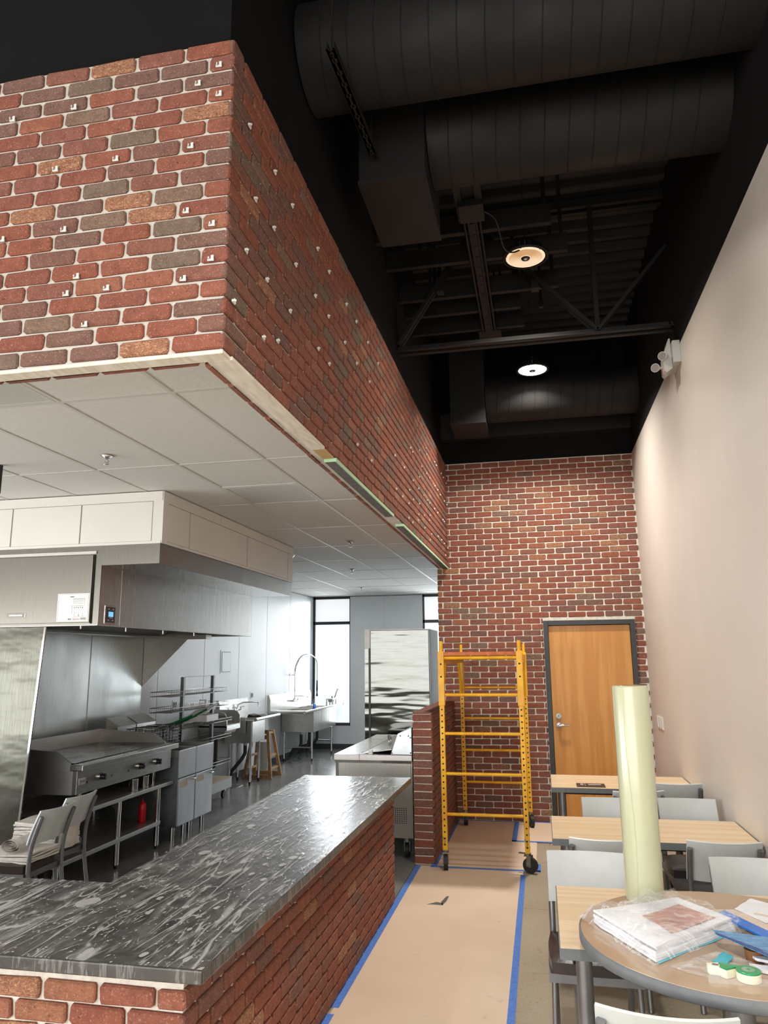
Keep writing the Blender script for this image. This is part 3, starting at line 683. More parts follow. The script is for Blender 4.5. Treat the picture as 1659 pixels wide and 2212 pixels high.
# ================================================================ HOOD
hd = thing('exhaust_hood', 'large stainless kitchen exhaust hood with white ceiling enclosure', 'hood', (-3.7, 6.65, 2.04))
HOOD_END = steel_mat('hood_end_steel', (136, 133, 126), 0.3, (60, 60, 1))
hb = MB()
hb.prism([(KX+0.008, 2.035), (-3.284, 2.035), (-3.284, 2.488), (-2.80, 2.488), (-2.80, 2.64), (KX+0.008, 2.64)], 'y', 5.12, 5.13, 0)      # near end panel
hb.build('end_panel', HOOD_END, hd); hb = MB()
hb.prism([(KX+0.008, 2.035), (-3.284, 2.035), (-3.284, 2.488), (-2.80, 2.488), (-2.80, 2.64), (KX+0.008, 2.64)], 'y', 8.21, 8.22, 0)
hb.build('end_panel', STEEL_SHEET, hd)
MB().box(-3.295, -3.284, 5.13, 8.21, 2.035, 2.488).build('front_panel', steel_mat('hood_front_steel', (180, 178, 172), 0.28, (0.3, 5, 0.3)), hd)
MB().box(-2.81, -2.80, 5.13, 8.21, 2.488, 2.64).build('supply_plenum_front', STEEL_SHEET, hd)
MB().box(-3.284, -2.81, 5.13, 8.21, 2.488, 2.498).build('plenum_underside', steel_mat('plenum_steel', (150, 148, 143), 0.2, (1, 40, 1)), hd)
MB().box(-3.22, -2.90, 6.58, 6.584, 2.4865, 2.488).build('plenum_seam', STEEL_DARK, hd)
MB().box(KX+0.01, -3.295, 5.13, 8.21, 2.45, 2.46).build('hood_inner_top', STEEL_DARK, hd)
MB().prism([(-4.45, 2.05), (-4.40, 2.05), (-3.75, 2.40), (-3.78, 2.44)], 'y', 5.14, 8.20).build('filter_bank', STEEL_DARK, hd)
MB().box(KX+0.01, -3.29, 5.122, 5.16, 2.030, 2.05).build('gutter_rim', STEEL_DARK, hd)
r_ = MB().box(-3.32, -3.286, 5.13, 8.21, 2.030, 2.05); r_.box(-4.40, -4.37, 5.2, 8.1, 2.02, 2.035); r_.build('gutter_rim', STEEL_DARK, hd)
cap = MB().box(-4.10, -3.72, 7.95, 8.10, 2.005, 2.05).build('grease_cup', STEEL_DARK, hd)
nz = MB()
for y in (5.6, 6.3, 7.0, 7.7): nz.cyl((-3.75, y, 2.10), (-3.75, y, 2.03), 0.012, 0.008, 8)
nz.cyl((-3.75, 5.3, 2.10), (-3.75, 8.1, 2.10), 0.008, seg=8); nz.build('fire_nozzle_pipe', CHROME, hd)
# end cabinet with flush handle
cb = MB().box(KX+0.03, -3.352, 5.106, 5.119, 2.052, 2.572).build('cabinet_door', HOOD_END, hd, bevel=0.003)
MB().box(-3.350, -3.338, 5.112, 5.119, 2.045, 2.572).build('dark_slot', HOLE, hd)
MB().box(KX+0.01, -3.33, 5.110, 5.119, 2.578, 2.60).build('trim_strip', STEEL_DARK, hd)
ph = MB().obb((-3.98, 5.104, 2.118), (0.08, 0, 0), (0, 0.003, 0), (0, 0, 0.018)).build('pull_plate', CHROME, cb, bevel=0.006)
MB().obb((-3.98, 5.099, 2.118), (0.06, 0, 0), (0, 0.004, 0), (0, 0, 0.009)).build('pull_bar', STEEL_DARK, cb, bevel=0.004)
sg = MB().box(-3.630, -3.357, 5.1035, 5.1055, 2.061, 2.275).build('data_sheet', SIGNW, hd)
pr = MB(); SX, SZ = -3.630, 2.061
def ink(x0, x1, z0, z1): pr.box(SX+x0, SX+x1, 5.1028, 5.1036, SZ+z0, SZ+z1)
for a in (0.008, 0.264): ink(a, a+0.0008, 0.008, 0.206)
for a in (0.008, 0.206): ink(0.008, 0.265, a, a+0.0008)
ink(0.108, 0.140, 0.186, 0.192); ink(0.135, 0.235, 0.172, 0.1745)
for z in (0.164, 0.156, 0.148, 0.136): ink(0.148, 0.222, z, z+0.0012)
ink(0.140, 0.141, 0.134, 0.17); ink(0.232, 0.233, 0.134, 0.17)
ink(0.118, 0.225, 0.118, 0.1195)
for q in range(5): ink(0.146+q*0.017, 0.153+q*0.017, 0.102+0.002*(q % 2), 0.108+0.002*(q % 2))
ink(0.128, 0.129, 0.06, 0.116); ink(0.150, 0.2, 0.066, 0.067); ink(0.150, 0.151, 0.04, 0.066); ink(0.220, 0.221, 0.04, 0.066); ink(0.185, 0.189, 0.04, 0.056); ink(0.138, 0.235, 0.036, 0.0372)
for q in range(3): ink(0.205, 0.252, 0.014+q*0.006, 0.017+q*0.006)
ink(0.10, 0.106, 0.014, 0.024); ink(0.109, 0.115, 0.014, 0.024); ink(0.118, 0.124, 0.014, 0.024)
pr.build('printed_lines', INK, sg)
text('CaptiveAire', 0.0135, INKRED, sg, (SX+0.133, 5.1030, SZ+0.0145), (PI/2, 0, 0), shear=0.2)
kp = MB().box(-3.284, -3.279, 5.196, 5.350, 2.046, 2.188).build('control_frame', CHROME, hd, bevel=0.002)
MB().box(-3.279, -3.276, 5.212, 5.336, 2.056, 2.178).build('control_face', BLACKP, kp)
MB().box(-3.276, -3.2745, 5.243, 5.308, 2.102, 2.140).build('screen', LCD, kp)
q_ = MB()
for y, z in ((5.245, 2.160), (5.305, 2.160), (5.245, 2.075), (5.305, 2.075)): q_.box(-3.2765, -3.2745, y-0.006, y+0.006, z-0.003, z+0.003)
q_.box(-3.2765, -3.2745, 5.255, 5.298, 2.092, 2.096); q_.build('button_marks', SIGNW, kp)
MB().box(-3.284, -3.282, 5.416, 5.423, 2.04, 2.48).build('panel_seam', CHROME, hd)
# white enclosure to the ceiling: end panels and front panels with dividers
en = MB().box(KX+0.01, -2.79, 5.115, 5.125, 2.64, 3.046).box(-2.80, -2.79, 5.125, 8.205, 2.64, 3.046).build('enclosure', FRP_GAP, hd)
for a, b in ((KX+0.01, -4.099), (-4.095, -3.485), (-3.481, -2.870)): MB().box(a+0.004, b-0.004, 5.109, 5.115, 2.662, 2.968).build('enclosure_panel', HOODWHITE, hd)
tr = MB().box(KX+0.01, -2.786, 5.105, 5.115, 2.972, 3.046).box(KX+0.01, -2.786, 5.105, 5.115, 2.640, 2.660).box(-2.866, -2.786, 5.106, 5.115, 2.66, 2.972); tr.build('enclosure_trim', HOODWHITE, hd)
for a, b in ((5.19, 5.562), (5.572, 6.806), (6.820, 8.02), (8.03, 8.20)): MB().box(-2.79, -2.784, a+0.003, b-0.003, 2.664, 2.958).build('enclosure_panel', HOODWHITE, hd)
tr = MB().box(-2.79, -2.780, 5.105, 6.158, 2.962, 3.046).box(-2.79, -2.780, 6.164, 8.21, 2.962, 3.046).box(-2.79, -2.780, 5.105, 8.21, 2.640, 2.660).box(-2.79, -2.780, 5.105, 5.188, 2.66, 2.962); tr.build('enclosure_trim', HOODWHITE, hd)
MB().box(-2.86, -2.82, 8.215, 8.26, 2.93, 3.03).cyl((-2.86, 8.24, 2.9), (-2.80, 8.26, 2.98), 0.02, seg=10).build('conduit_elbow', CHROME, hd)

# steel wall lining and end wings of the cook line
bl = thing('backsplash', 'stainless wall lining panels behind the cook line', 'wall lining', (KX+0.02, 6.6, 0.3))
for a, b in ((5.16, 6.10), (6.105, 7.11), (7.115, 8.17)): MB().box(KX+0.006, KX+0.014, a, b-0.005, 0.3, 2.05).build('lining_panel', STEEL_LINING, bl)
for y in (6.10, 7.112): MB().box(KX+0.014, KX+0.018, y-0.008, y+0.003, 0.3, 2.05).build('cover_strip', STEEL_DARK, bl)
tag(MB().prism([(KX+0.008, 1.465), (KX+0.008, 2.04), (-4.025, 2.04)], 'y', 8.172, 8.182).build('splash_wing', STEEL_DARK), 'triangular stainless splash wing under the far hood end', 'splash wing')
lp = thing('side_splash_panel', 'tall stainless side panel at the near end of the cook line', 'side panel', (-4.2, 5.14, 0))
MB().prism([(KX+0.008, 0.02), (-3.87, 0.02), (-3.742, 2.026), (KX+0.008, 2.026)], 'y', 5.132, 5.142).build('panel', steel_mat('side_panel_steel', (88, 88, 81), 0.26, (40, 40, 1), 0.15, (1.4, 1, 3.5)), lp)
MB().bar((-3.870, 5.137, 0.02), (-3.742, 5.137, 2.026), 0.016, 0.012).build('edge_trim', CHROME, lp)

# ================================================================ COOK LINE
gr = thing('griddle', 'wide stainless flat top griddle with three knobs on a stand', 'griddle', (-4.0, 6.34, 0.59))
MB().prism([(-4.45, 0.72), (-3.70, 0.72), (-3.70, 0.945), (-4.45, 0.945)], 'y', 5.562, 7.115).build('body', STEEL_DARK, gr)
MB().box(-3.70, -3.66, 5.560, 7.118, 0.722, 0.905).build('control_panel', STEEL, gr, bevel=0.003)
MB().box(-3.72, -3.605, 5.545, 7.17, 0.905, 0.952).build('front_ledge', STEEL, gr, bevel=0.006)
MB().box(-4.42, -3.715, 5.60, 7.10, 0.945, 0.958).build('cooking_plate', PLATE, gr)
MB().prism([(-4.45, 0.90), (-3.72, 0.90), (-3.72, 0.965), (-3.85, 1.05), (-4.45, 1.085)], 'y', 5.548, 5.56).build('side_splash', STEEL_DARK, gr)
sp = MB().prism([(-4.45, 0.94), (-3.72, 0.94), (-3.72, 0.965), (-3.85, 1.05), (-4.45, 1.085)], 'y', 7.105, 7.117); sp.build('side_splash', STEEL_DARK, gr)
MB().box(-4.46, -4.45, 5.548, 7.117, 0.90, 1.085).build('rear_splash', STEEL_DARK, gr)
for y in (5.884, 6.51, 6.826):
    kb = MB().cyl((-3.66, y, 0.818), (-3.645, y, 0.818), 0.031, seg=18).build('knob_skirt', CHROME, gr)
    MB().cyl((-3.645, y, 0.818), (-3.610, y, 0.818), 0.024, 0.020, 14).obb((-3.618, y, 0.818), (0.012,0,0), (0,0.006,0), (0,0,0.024)).build('knob', BLACKP, kb)
    MB().cyl((-3.6065, y, 0.818), (-3.604, y, 0.818), 0.010, seg=10).build('knob_cap', CHROME, kb)
h_ = MB()
for y in (5.70, 6.06, 6.33, 6.60, 6.90): h_.cyl((-3.66, y, 0.800), (-3.658, y, 0.800), 0.008, seg=10)
h_.build('pilot_holes', HOLE, gr)
bd = MB().box(-3.66, -3.657, 5.585, 5.675, 0.795, 0.845).build('badge', SILVERLBL, gr)
text('Sierra', 0.030, INK, bd, (-3.6565, 5.590, 0.812), (PI/2, 0, PI/2), shear=0.25)
MB().obb((-3.6568, 5.602, 0.803), (0.0004,0,0), (0,0.010,0), (0,0,0.0018)).obb((-3.6568, 5.64, 0.808), (0.0004,0,0), (0,0.028,0.003), (0,0,0.0012)).build('badge_swoosh', INK, bd)
for x in (-4.35, -3.76):
    for y in (5.75, 6.96):
        MB().cyl((x, y, 0.72), (x, y, 0.60), 0.024, 0.017, 12).cyl((x, y, 0.60), (x, y, 0.590), 0.020, seg=12).build('leg', CHROME, gr)
st = thing('equipment_stand', 'stainless two shelf stand under the griddle', 'stand', (-4.0, 6.2, 0))
MB().box(-4.45, -3.66, 5.37, 7.205, 0.555, 0.59).build('top_shelf', STEEL_DARK, st, bevel=0.004)
MB().box(-4.45, -4.43, 5.37, 7.205, 0.59, 0.63).build('rear_lip', STEEL_DARK, st)
MB().box(-4.43, -3.665, 5.37, 6.975, 0.218, 0.255).build('lower_shelf', STEEL_DARK, st, bevel=0.004)
for x in (-4.38, -3.70):
    for y in (5.42, 6.268, 6.965):
        lg = MB().cyl((x, y, 0.555), (x, y, 0.03), 0.0235, seg=14).build('leg', CHROME, st)
        MB().cyl((x, y, 0.05), (x, y, 0.0), 0.020, 0.014, 12).build('foot', BLACKP, lg)
        MB().prism([(x-0.01, 0.555), (x-0.10, 0.555), (x-0.01, 0.455)], 'y', y-0.004, y+0.004).build('bracket', STEEL_DARK, lg)
def fryer(name, y0, y1, label, n):
    t = thing(name, label, 'fryer', (-4.0, (y0+y1)/2, 0), 'deep fryers')
    MB().box(-4.47, -3.64, y0, y1, 0.135, 0.80).build('cabinet', SIDE_GREY, t)
    MB().box(-3.64, -3.618, y0+0.006, y1-0.004, 0.605, 0.870).build('tank_front', FRYER_WHITE, t, bevel=0.005)
    d = MB().box(-3.64, -3.618, y0+0.008, y1-0.006, 0.145, 0.592).build('door', FRYER_WHITE, t, bevel=0.004)
    MB().tube([(-3.618, y1-0.13, 0.575), (-3.585, y1-0.12, 0.562), (-3.585, y1-0.05, 0.562), (-3.618, y1-0.04, 0.575)], 0.007, 8).build('handle', CHROME, d)
    MB().box(-3.618, -3.6168, y0+0.04, y0+0.19, 0.505, 0.565).build('paper_label', PAPERLBL, d)
    a = MB().box(-4.40, -3.64, y0, y0+0.012, 0.80, 0.87).box(-4.40, -3.64, y1-0.012, y1, 0.80, 0.87).box(-4.47, -4.30, y0+0.012, y1-0.012, 0.80, 0.90)
    a.build('tank_rim', STEEL_DARK, t)
    MB().box(-4.30, -3.64, y0+0.012, y1-0.012, 0.795, 0.81).build('fry_tank', BLACKP, t)
    f = MB().box(-4.47, -4.33, y0+0.01, y1-0.01, 0.90, 1.095).build('flue_box', STEEL, t, bevel=0.003)
    MB().prism([(-4.47, 1.095), (-4.31, 1.095), (-4.47, 1.18)], 'y', y0+0.015, y1-0.015).build('flue_cap', STEEL_DARK, t)
    hg = MB()
    for q in range(5): hg.cyl((-4.33, y0+0.05+q*0.062, 0.975), (-4.285, y0+0.05+q*0.062, 0.985), 0.007, seg=6)
    hg.cyl((-4.295, y0+0.03, 0.965), (-4.295, y1-0.03, 0.965), 0.007, seg=8).build('basket_hanger', CHROME, t)
    for x in (-4.33, -3.70):
        for y in (y0+0.06, y1-0.07): MB().cyl((x, y, 0.14), (x, y, 0.0), 0.026, 0.022, 12).build('leg', CHROME, t)
    return t
fryer('deep_fryer', 7.225, 7.60, 'deep fryer next to the griddle with pale two piece front', 0)
fryer('deep_fryer', 7.605, 8.03, 'far deep fryer with bright blank front beside the rack', 1)
def fry_basket(x0, x1, y0, y1, z0, z1, label, hend, hook=True):
    t = thing('fry_basket', label, 'basket', ((x0+x1)/2, (y0+y1)/2, z0), 'fry baskets')
    b = MB()
    for z, r in ((z1, 0.005), (z0, 0.0035)): b.tube([(x0,y0,z),(x1,y0,z),(x1,y1,z),(x0,y1,z)], r, 6, closed=True)
    b.build('rim', WIRE, t)
    wv = MB()
    n = 9
    for i in range(n+1):
        x = x0+(x1-x0)*i/n
        wv.bar((x,y0,z0),(x,y0,z1),0.0042,0.0042).bar((x,y1,z0),(x,y1,z1),0.0042,0.0042).bar((x,y0,z0),(x,y1,z0),0.0042,0.0042)
    for i in range(6):
        y = y0+(y1-y0)*i/5
        wv.bar((x0,y,z0),(x0,y,z1),0.0042,0.0042).bar((x1,y,z0),(x1,y,z1),0.0042,0.0042).bar((x0,y,z0),(x1,y,z0),0.0042,0.0042)
    for k in range(1, 5):
        z = z0+(z1-z0)*k/5
        wv.bar((x0,y0,z),(x1,y0,z),0.0038,0.0038).bar((x0,y1,z),(x1,y1,z),0.0038,0.0038).bar((x0,y0,z),(x0,y1,z),0.0038,0.0038).bar((x1,y0,z),(x1,y1,z),0.0038,0.0038)
    o = wv.build('wire_mesh', WIRE, t); o['kind'] = 'stuff'
    ym = (y0+y1)/2; s = Vector((x1, ym, z1)); e = Vector(hend); d = e-s
    MB().tube([(x1, ym-0.05, z1), s+d*0.2+Vector((0,-0.012,0)), s+d*0.35], 0.004, 6).tube([(x1, ym+0.05, z1), s+d*0.2+Vector((0,0.012,0)), s+d*0.35], 0.004, 6).build('handle_wire', WIRE, t)
    MB().tube([s+d*0.3, s+d*0.65, e], [0.009, 0.011, 0.010], 8).build('handle_grip', GREENP, t)
fry_basket(-4.24, -3.93, 7.26, 7.43, 0.905, 1.07, 'wire fry basket nearest the griddle with green grip', (-3.52, 7.28, 1.21))
fry_basket(-4.24, -3.93, 7.46, 7.585, 0.905, 1.07, 'second wire fry basket in the near fryer', (-3.55, 7.44, 1.20))
fry_basket(-4.24, -3.93, 7.66, 7.83, 0.905, 1.07, 'wire fry basket resting on the far fryer', (-3.52, 7.60, 1.25))
def cup(x, y, s, label):
    t = thing('metal_cup', label, 'cup', (x, y, 0.59), 'steel cups under the griddle')
    MB().lathe([(0.0, 0.0), (0.038, 0.0), (0.04, 0.004), (0.04, 0.105), (0.043, 0.11), (0.038, 0.11), (0.036, 0.06), (0.0, 0.06)], (x, y, 0.59), 20).build('cup_body', CHROME, t)
    MB().tube([(x, y+s*0.038, 0.685), (x, y+s*0.065, 0.69), (x, y+s*0.078, 0.655), (x, y+s*0.062, 0.62), (x, y+s*0.038, 0.612)], 0.003, 6).build('handle', WIRE, t)
cup(-3.725, 6.545, -1, 'steel cup on the stand shelf with handle to the left')
cup(-3.725, 6.735, 1, 'steel cup on the stand shelf with handle to the right')
sq = thing('squeeze_bottle', 'red plastic squeeze bottle on the lower stand shelf', 'bottle', (-3.80, 6.86, 0.255))
MB().lathe([(0, 0), (0.034, 0), (0.037, 0.006), (0.037, 0.135), (0.032, 0.155), (0.030, 0.158), (0.0, 0.158)], (-3.80, 6.86, 0.255), 20).build('bottle_body', REDP, sq)
MB().lathe([(0.033, 0.156), (0.033, 0.172), (0.014, 0.18), (0.008, 0.19), (0.004, 0.222), (0.0, 0.223)], (-3.80, 6.86, 0.255), 16).build('nozzle_cap', REDP, sq)

# ================================================================ RACK, SINKS
rk = thing('wire_rack', 'grey wire basket rack on casters beside the far fryer', 'rack', (-4.22, 8.9, 0))
for y in (8.43, 9.27): MB().box(-4.24, -4.20, y-0.022, y+0.022, 0.24, 1.568).build('post', CASTGREY, rk)
MB().tube([(-4.22, 8.40, 1.572), (-4.22, 9.30, 1.572)], 0.006, 6).build('top_rail', WIRE, rk)
for n_, (z, hh, x0, x1) in enumerate(((1.355, 0.05, -4.44, -4.18), (1.175, 0.05, -4.44, -4.16), (0.985, 0.035, -4.44, -4.10), (0.78, 0.035, -4.44, -4.10), (0.46, 0.035, -4.44, -4.10))):
    b = MB()
    for q in (0, 1): b.tube([(x0, 8.07, z+q*hh), (x1, 8.07, z+q*hh), (x1, 9.64, z+q*hh), (x0, 9.64, z+q*hh)], 0.004, 5, closed=True)
    for k in range(33):
        y = 8.07+1.57*k/32; b.bar((x0,y,z),(x1,y,z),0.003,0.003).bar((x1,y,z),(x1,y,z+hh),0.003,0.003).bar((x0,y,z),(x0,y,z+hh),0.003,0.003)
    o = b.build('wire_shelf', WIRE, rk); o['kind'] = 'stuff'
MB().box(-4.46, -4.08, 8.10, 9.66, 0.13, 0.25).build('base_tray', GREYWALL, rk)
MB().box(-4.46, -4.08, 8.10, 9.66, 0.25, 0.262).build('base_board', M('beige_board', (200, 184, 158), 0.6, c2=(190, 174, 148), ns=6), rk)
for x, y in ((-4.16, 9.58), (-4.16, 8.2), (-4.42, 9.58)):
    c = MB().box(x-0.03, x+0.03, y-0.025, y+0.025, 0.09, 0.13).build('caster', ZINC, rk)
    MB().cyl((x-0.014, y, 0.045), (x+0.014, y, 0.045), 0.045, seg=16).build('wheel', RUBBER, c)
tk = thing('clear_tub', 'clear lidless food tub on the middle rack shelf', 'tub', (-4.26, 8.75, 1.182))
q_ = MB().box(-4.32, -4.20, 8.55, 9.0, 1.182, 1.186)
for a in ((-4.32,-4.316,8.55,9.0),(-4.204,-4.2,8.55,9.0),(-4.316,-4.204,8.55,8.554),(-4.316,-4.204,8.996,9.0)): q_.box(a[0],a[1],a[2],a[3],1.186,1.265)
q_.build('tub_body', CLEARP, tk); MB().box(-4.1995, -4.198, 8.60, 8.70, 1.20, 1.25).build('tub_label', PAPERLBL, tk)
tag(MB().prism([(9.02, 1.182), (9.14, 1.182), (9.10, 1.27), (9.06, 1.275)], 'x', -4.30, -4.20).build('folded_carton', WHITEP), 'small white folded carton on the rack shelf', 'carton')
ob = thing('open_white_box', 'open white plastic box on the lower rack shelf', 'box', (-4.16, 9.0, 0.99))
q_ = MB().box(-4.30, -4.06, 8.78, 9.12, 1.022, 1.028)
for a in ((-4.30,-4.294,8.78,9.12),(-4.066,-4.06,8.78,9.12),(-4.294,-4.066,8.78,8.786),(-4.294,-4.066,9.114,9.12)): q_.box(a[0],a[1],a[2],a[3],1.028,1.10)
q_.build('box_body', WHITEP, ob); MB().obb((-4.20, 8.96, 1.15), (0.12,0,0.02), (0,0.17,0.045), (0,0,0.004)).build('lid', WHITEP, ob)

hs = thing('hand_sink', 'small wall hung stainless hand sink with tall side splashes', 'sink', (-4.4, 9.95, 0.82))
MB().box(KX+0.008, -4.20, 9.72, 10.18, 0.86, 0.90).prism([(KX+0.01, 0.70), (-4.25, 0.78), (-4.22, 0.86), (KX+0.01, 0.86)], 'y', 9.76, 10.14).build('basin', STEEL_DARK, hs, bevel=0.01)
MB().box(-4.21, -4.198, 9.72, 10.18, 0.83, 0.885).build('front_apron', STEEL, hs)
for y in (9.72, 10.168): MB().prism([(KX+0.01, 0.84), (-4.20, 0.84), (-4.20, 1.00), (-4.24, 1.06), (-4.30, 1.075), (KX+0.01, 1.075)], 'y', y, y+0.012).build('side_splash', STEEL, hs)
MB().tube([(-4.45, 9.95, 0.70), (-4.45, 9.95, 0.36), (-4.45, 9.90, 0.30), (-4.45, 9.82, 0.30), (-4.46, 9.79, 0.36), (-4.60, 9.79, 0.38)], 0.026, 10).build('drain_trap', BLACKP, hs)
def chrome_faucet(parent, x, y, z, spout):
    f = MB().cyl((KX+0.03, y-0.1, z), (x, y-0.1, z), 0.014, seg=10).cyl((KX+0.03, y+0.1, z), (x, y+0.1, z), 0.014, seg=10).cyl((x, y-0.13, z), (x, y+0.13, z), 0.017, seg=12)
    f.build('faucet_body', CHROME, parent)
    for s in (-1, 1): MB().cyl((x+0.02, y+s*0.12, z), (x+0.02, y+s*0.12, z+0.04), 0.012, seg=8).bar((x+0.0, y+s*0.12, z+0.045), (x+0.06, y+s*0.16, z+0.05), 0.014, 0.008).build('faucet_handle', CHROME, parent)
    MB().tube(spout, 0.010, 8).build('spout', CHROME, parent)
ps = thing('prep_sink', 'single bowl stainless prep sink with drainboard by the wall', 'sink', (-4.36, 10.9, 0))
bw = MB()
for a in ((-4.567, -4.552, 10.50, 11.0), (-4.152, -4.137, 10.50, 11.0), (-4.552, -4.152, 10.50, 10.515), (-4.552, -4.152, 10.985, 11.0)): bw.box(a[0], a[1], a[2], a[3], 0.585, 0.90)
bw.box(-4.552, -4.152, 10.515, 10.985, 0.585, 0.60).build('bowl', STEEL, ps, bevel=0.006)
dbm = MB().box(-4.567, -4.137, 11.0, 11.42, 0.895, 0.905).cyl((-4.07, 10.44, 0.92), (-4.07, 11.44, 0.92), 0.024, seg=12).box(-4.137, -4.07, 10.44, 11.44, 0.895, 0.91).box(-4.60, -4.137, 10.44, 10.50, 0.895, 0.91)
dbm.build('rim_and_drainboard', STEEL, ps)
MB().box(-4.40, -4.23, 10.46, 10.47, 0.72, 0.948).build('splash_guard', STEEL_DARK, ps)
MB().prism([(KX+0.008, 0.89), (-4.58, 0.89), (-4.58, 1.115), (KX+0.03, 1.185), (KX+0.008, 1.185)], 'y', 10.33, 11.42).build('backsplash', STEEL, ps)
chrome_faucet(ps, -4.54, 10.85, 1.02, [(-4.54, 10.85, 1.02), (-4.54, 10.9, 1.10), (-4.50, 11.0, 1.13), (-4.38, 11.15, 1.13), (-4.33, 11.2, 1.12), (-4.32, 11.2, 1.06)])
for x, y in ((-4.53, 10.60), (-4.18, 10.54), (-4.20, 10.93), (-4.53, 10.93)):
    lg = MB().cyl((x, y, 0.59), (x, y, 0.05), 0.021, seg=12).build('leg', CHROME, ps); MB().cyl((x, y, 0.06), (x, y, 0), 0.017, 0.012, 10).build('foot', BLACKP, lg)
MB().tube([(-4.34, 10.74, 0.58), (-4.34, 10.74, 0.42), (-4.38, 10.72, 0.34), (-4.52, 10.66, 0.16), (-4.53, 10.65, 0.02)], 0.027, 10).build('drain_pipe', BLACKP, ps)
MB().cyl((-4.34, 10.74, 0.585), (-4.34, 10.74, 0.53), 0.045, 0.03, 14).build('drain_flange', CHROME, ps)
tag(MB().prism([(-4.44, 0.905), (-4.22, 0.905), (-4.20, 0.925), (-4.26, 0.945), (-4.33, 0.935), (-4.42, 0.95)], 'y', 11.03, 11.25).build('grey_rag', GYPSUM), 'crumpled grey rag on the prep sink drainboard', 'rag')
# floor drains
for (x0, x1, y0, y1, lb) in ((-4.52, -4.28, 10.30, 10.56, 'square steel floor drain grate in front of the prep sink'), (-4.50, -4.26, 13.05, 13.35, 'square steel floor drain grate under the three bowl sink')):
    t = thing('floor_drain', lb, 'drain', ((x0+x1)/2, (y0+y1)/2, 0), 'floor drains')
    f = MB().box(x0, x1, y0, y0+0.03, 0, 0.004).box(x0, x1, y1-0.03, y1, 0, 0.004).box(x0, x0+0.03, y0+0.03, y1-0.03, 0, 0.004).box(x1-0.03, x1, y0+0.03, y1-0.03, 0, 0.004); f.build('grate_frame', STEEL, t)
    MB().box(x0+0.03, x1-0.03, y0+0.03, y1-0.03, 0.0005, 0.001).build('drain_well', HOLE, t)
    b = MB()
    for k in range(7): b.box(x0+0.03, x1-0.03, y0+0.035+k*(y1-y0-0.07)/7, y0+0.035+(k+0.5)*(y1-y0-0.07)/7, 0.001, 0.004)
    o = b.build('grate_bars', STEEL, t); o['kind'] = 'stuff'
# folded wooden chair frame with a white board under the prep sink
wd = thing('wooden_high_chair', 'pale wooden child high chair standing behind the prep sink legs', 'high chair', (-4.2, 11.3, 0))
for xf, yo in ((0, 0.0), (0.0, 0.34)):
    for s, (xb, xt) in enumerate(((-4.50, -4.40), (-4.07, -4.17))):
        MB().bar((xb, 11.10+yo*1.3, 0), (xt, 11.22+yo*0.6, 0.69), 0.05, 0.035, up=(0,1,0)).build('frame_leg', PALEWOOD, wd, bevel=0.005)
for z, y, xa, xb in ((0.035, 11.105, -4.47, -4.10), (0.60, 11.205, -4.39, -4.18), (0.035, 11.54, -4.47, -4.10), (0.66, 11.40, -4.39, -4.18)): MB().box(xa, xb, y-0.014, y+0.014, z-0.03, z+0.03).build('cross_rail', PALEWOOD, wd, bevel=0.003)
for z in (0.14, 0.33, 0.66):
    for x in (-4.09-0.12*z*0.9, -4.475+0.12*z): MB().bar((x, 11.11+z*0.16, z), (x, 11.53-z*0.2, z), 0.028, 0.028).build('side_rung', PALEWOOD, wd)
MB().box(-4.36, -4.20, 11.30, 11.32, 0.10, 0.52).build('white_board', WHITEP, wd)
# three bowl sink
ts = thing('three_bowl_sink', 'three bowl stainless sink below the tall frosted window', 'sink', (-4.3, 13.8, 0))
bw = MB()
for k in range(3):
    y0 = 13.10+k*0.495; y1 = y0+0.485
    for a in ((-4.613, -4.60, y0, y1), (-4.03, -4.015, y0, y1), (-4.60, -4.03, y0, y0+0.013), (-4.60, -4.03, y1-0.013, y1)): bw.box(a[0], a[1], a[2], a[3], 0.50, 0.86)
    bw.box(-4.60, -4.03, y0+0.013, y1-0.013, 0.50, 0.515)
bw.build('bowls', STEEL, ts)
rm = MB().box(-4.615, -3.985, 12.42, 13.105, 0.858, 0.872).box(-4.615, -3.985, 14.575, 14.95, 0.858, 0.872)
rm.box(-4.03, -3.985, 13.105, 14.575, 0.858, 0.872).box(-4.615, -4.58, 13.105, 14.575, 0.858, 0.872)
rm.box(-4.58, -4.03, 13.575, 13.60, 0.858, 0.872).box(-4.58, -4.03, 14.07, 14.095, 0.858, 0.872)
rm.cyl((-3.975, 12.44, 0.885), (-3.975, 14.96, 0.885), 0.024, seg=12).cyl((-4.60, 12.43, 0.885), (-3.98, 12.43, 0.885), 0.022, seg=12); rm.build('rim_and_drainboards', STEEL, ts)
MB().prism([(KX+0.008, 0.872), (-4.575, 0.872), (-4.575, 1.09), (KX+0.03, 1.17), (KX+0.008, 1.17)], 'y', 12.40, 14.73).build('backsplash', STEEL, ts)
for x, y in ((-4.55, 13.06), (-4.055, 13.13), (-4.01, 14.25), (-4.55, 14.4)):
    lg = MB().cyl((x, y, 0.50), (x, y, 0.05), 0.021, seg=12).build('leg', CHROME, ts); MB().cyl((x, y, 0.06), (x, y, 0), 0.017, 0.012, 10).build('foot', BLACKP, lg)
MB().cyl((-4.53, 13.08, 0.24), (-4.075, 13.12, 0.24), 0.014, seg=8).cyl((-4.53, 14.4, 0.24), (-4.03, 14.26, 0.24), 0.014, seg=8).build('cross_brace', CHROME, ts)
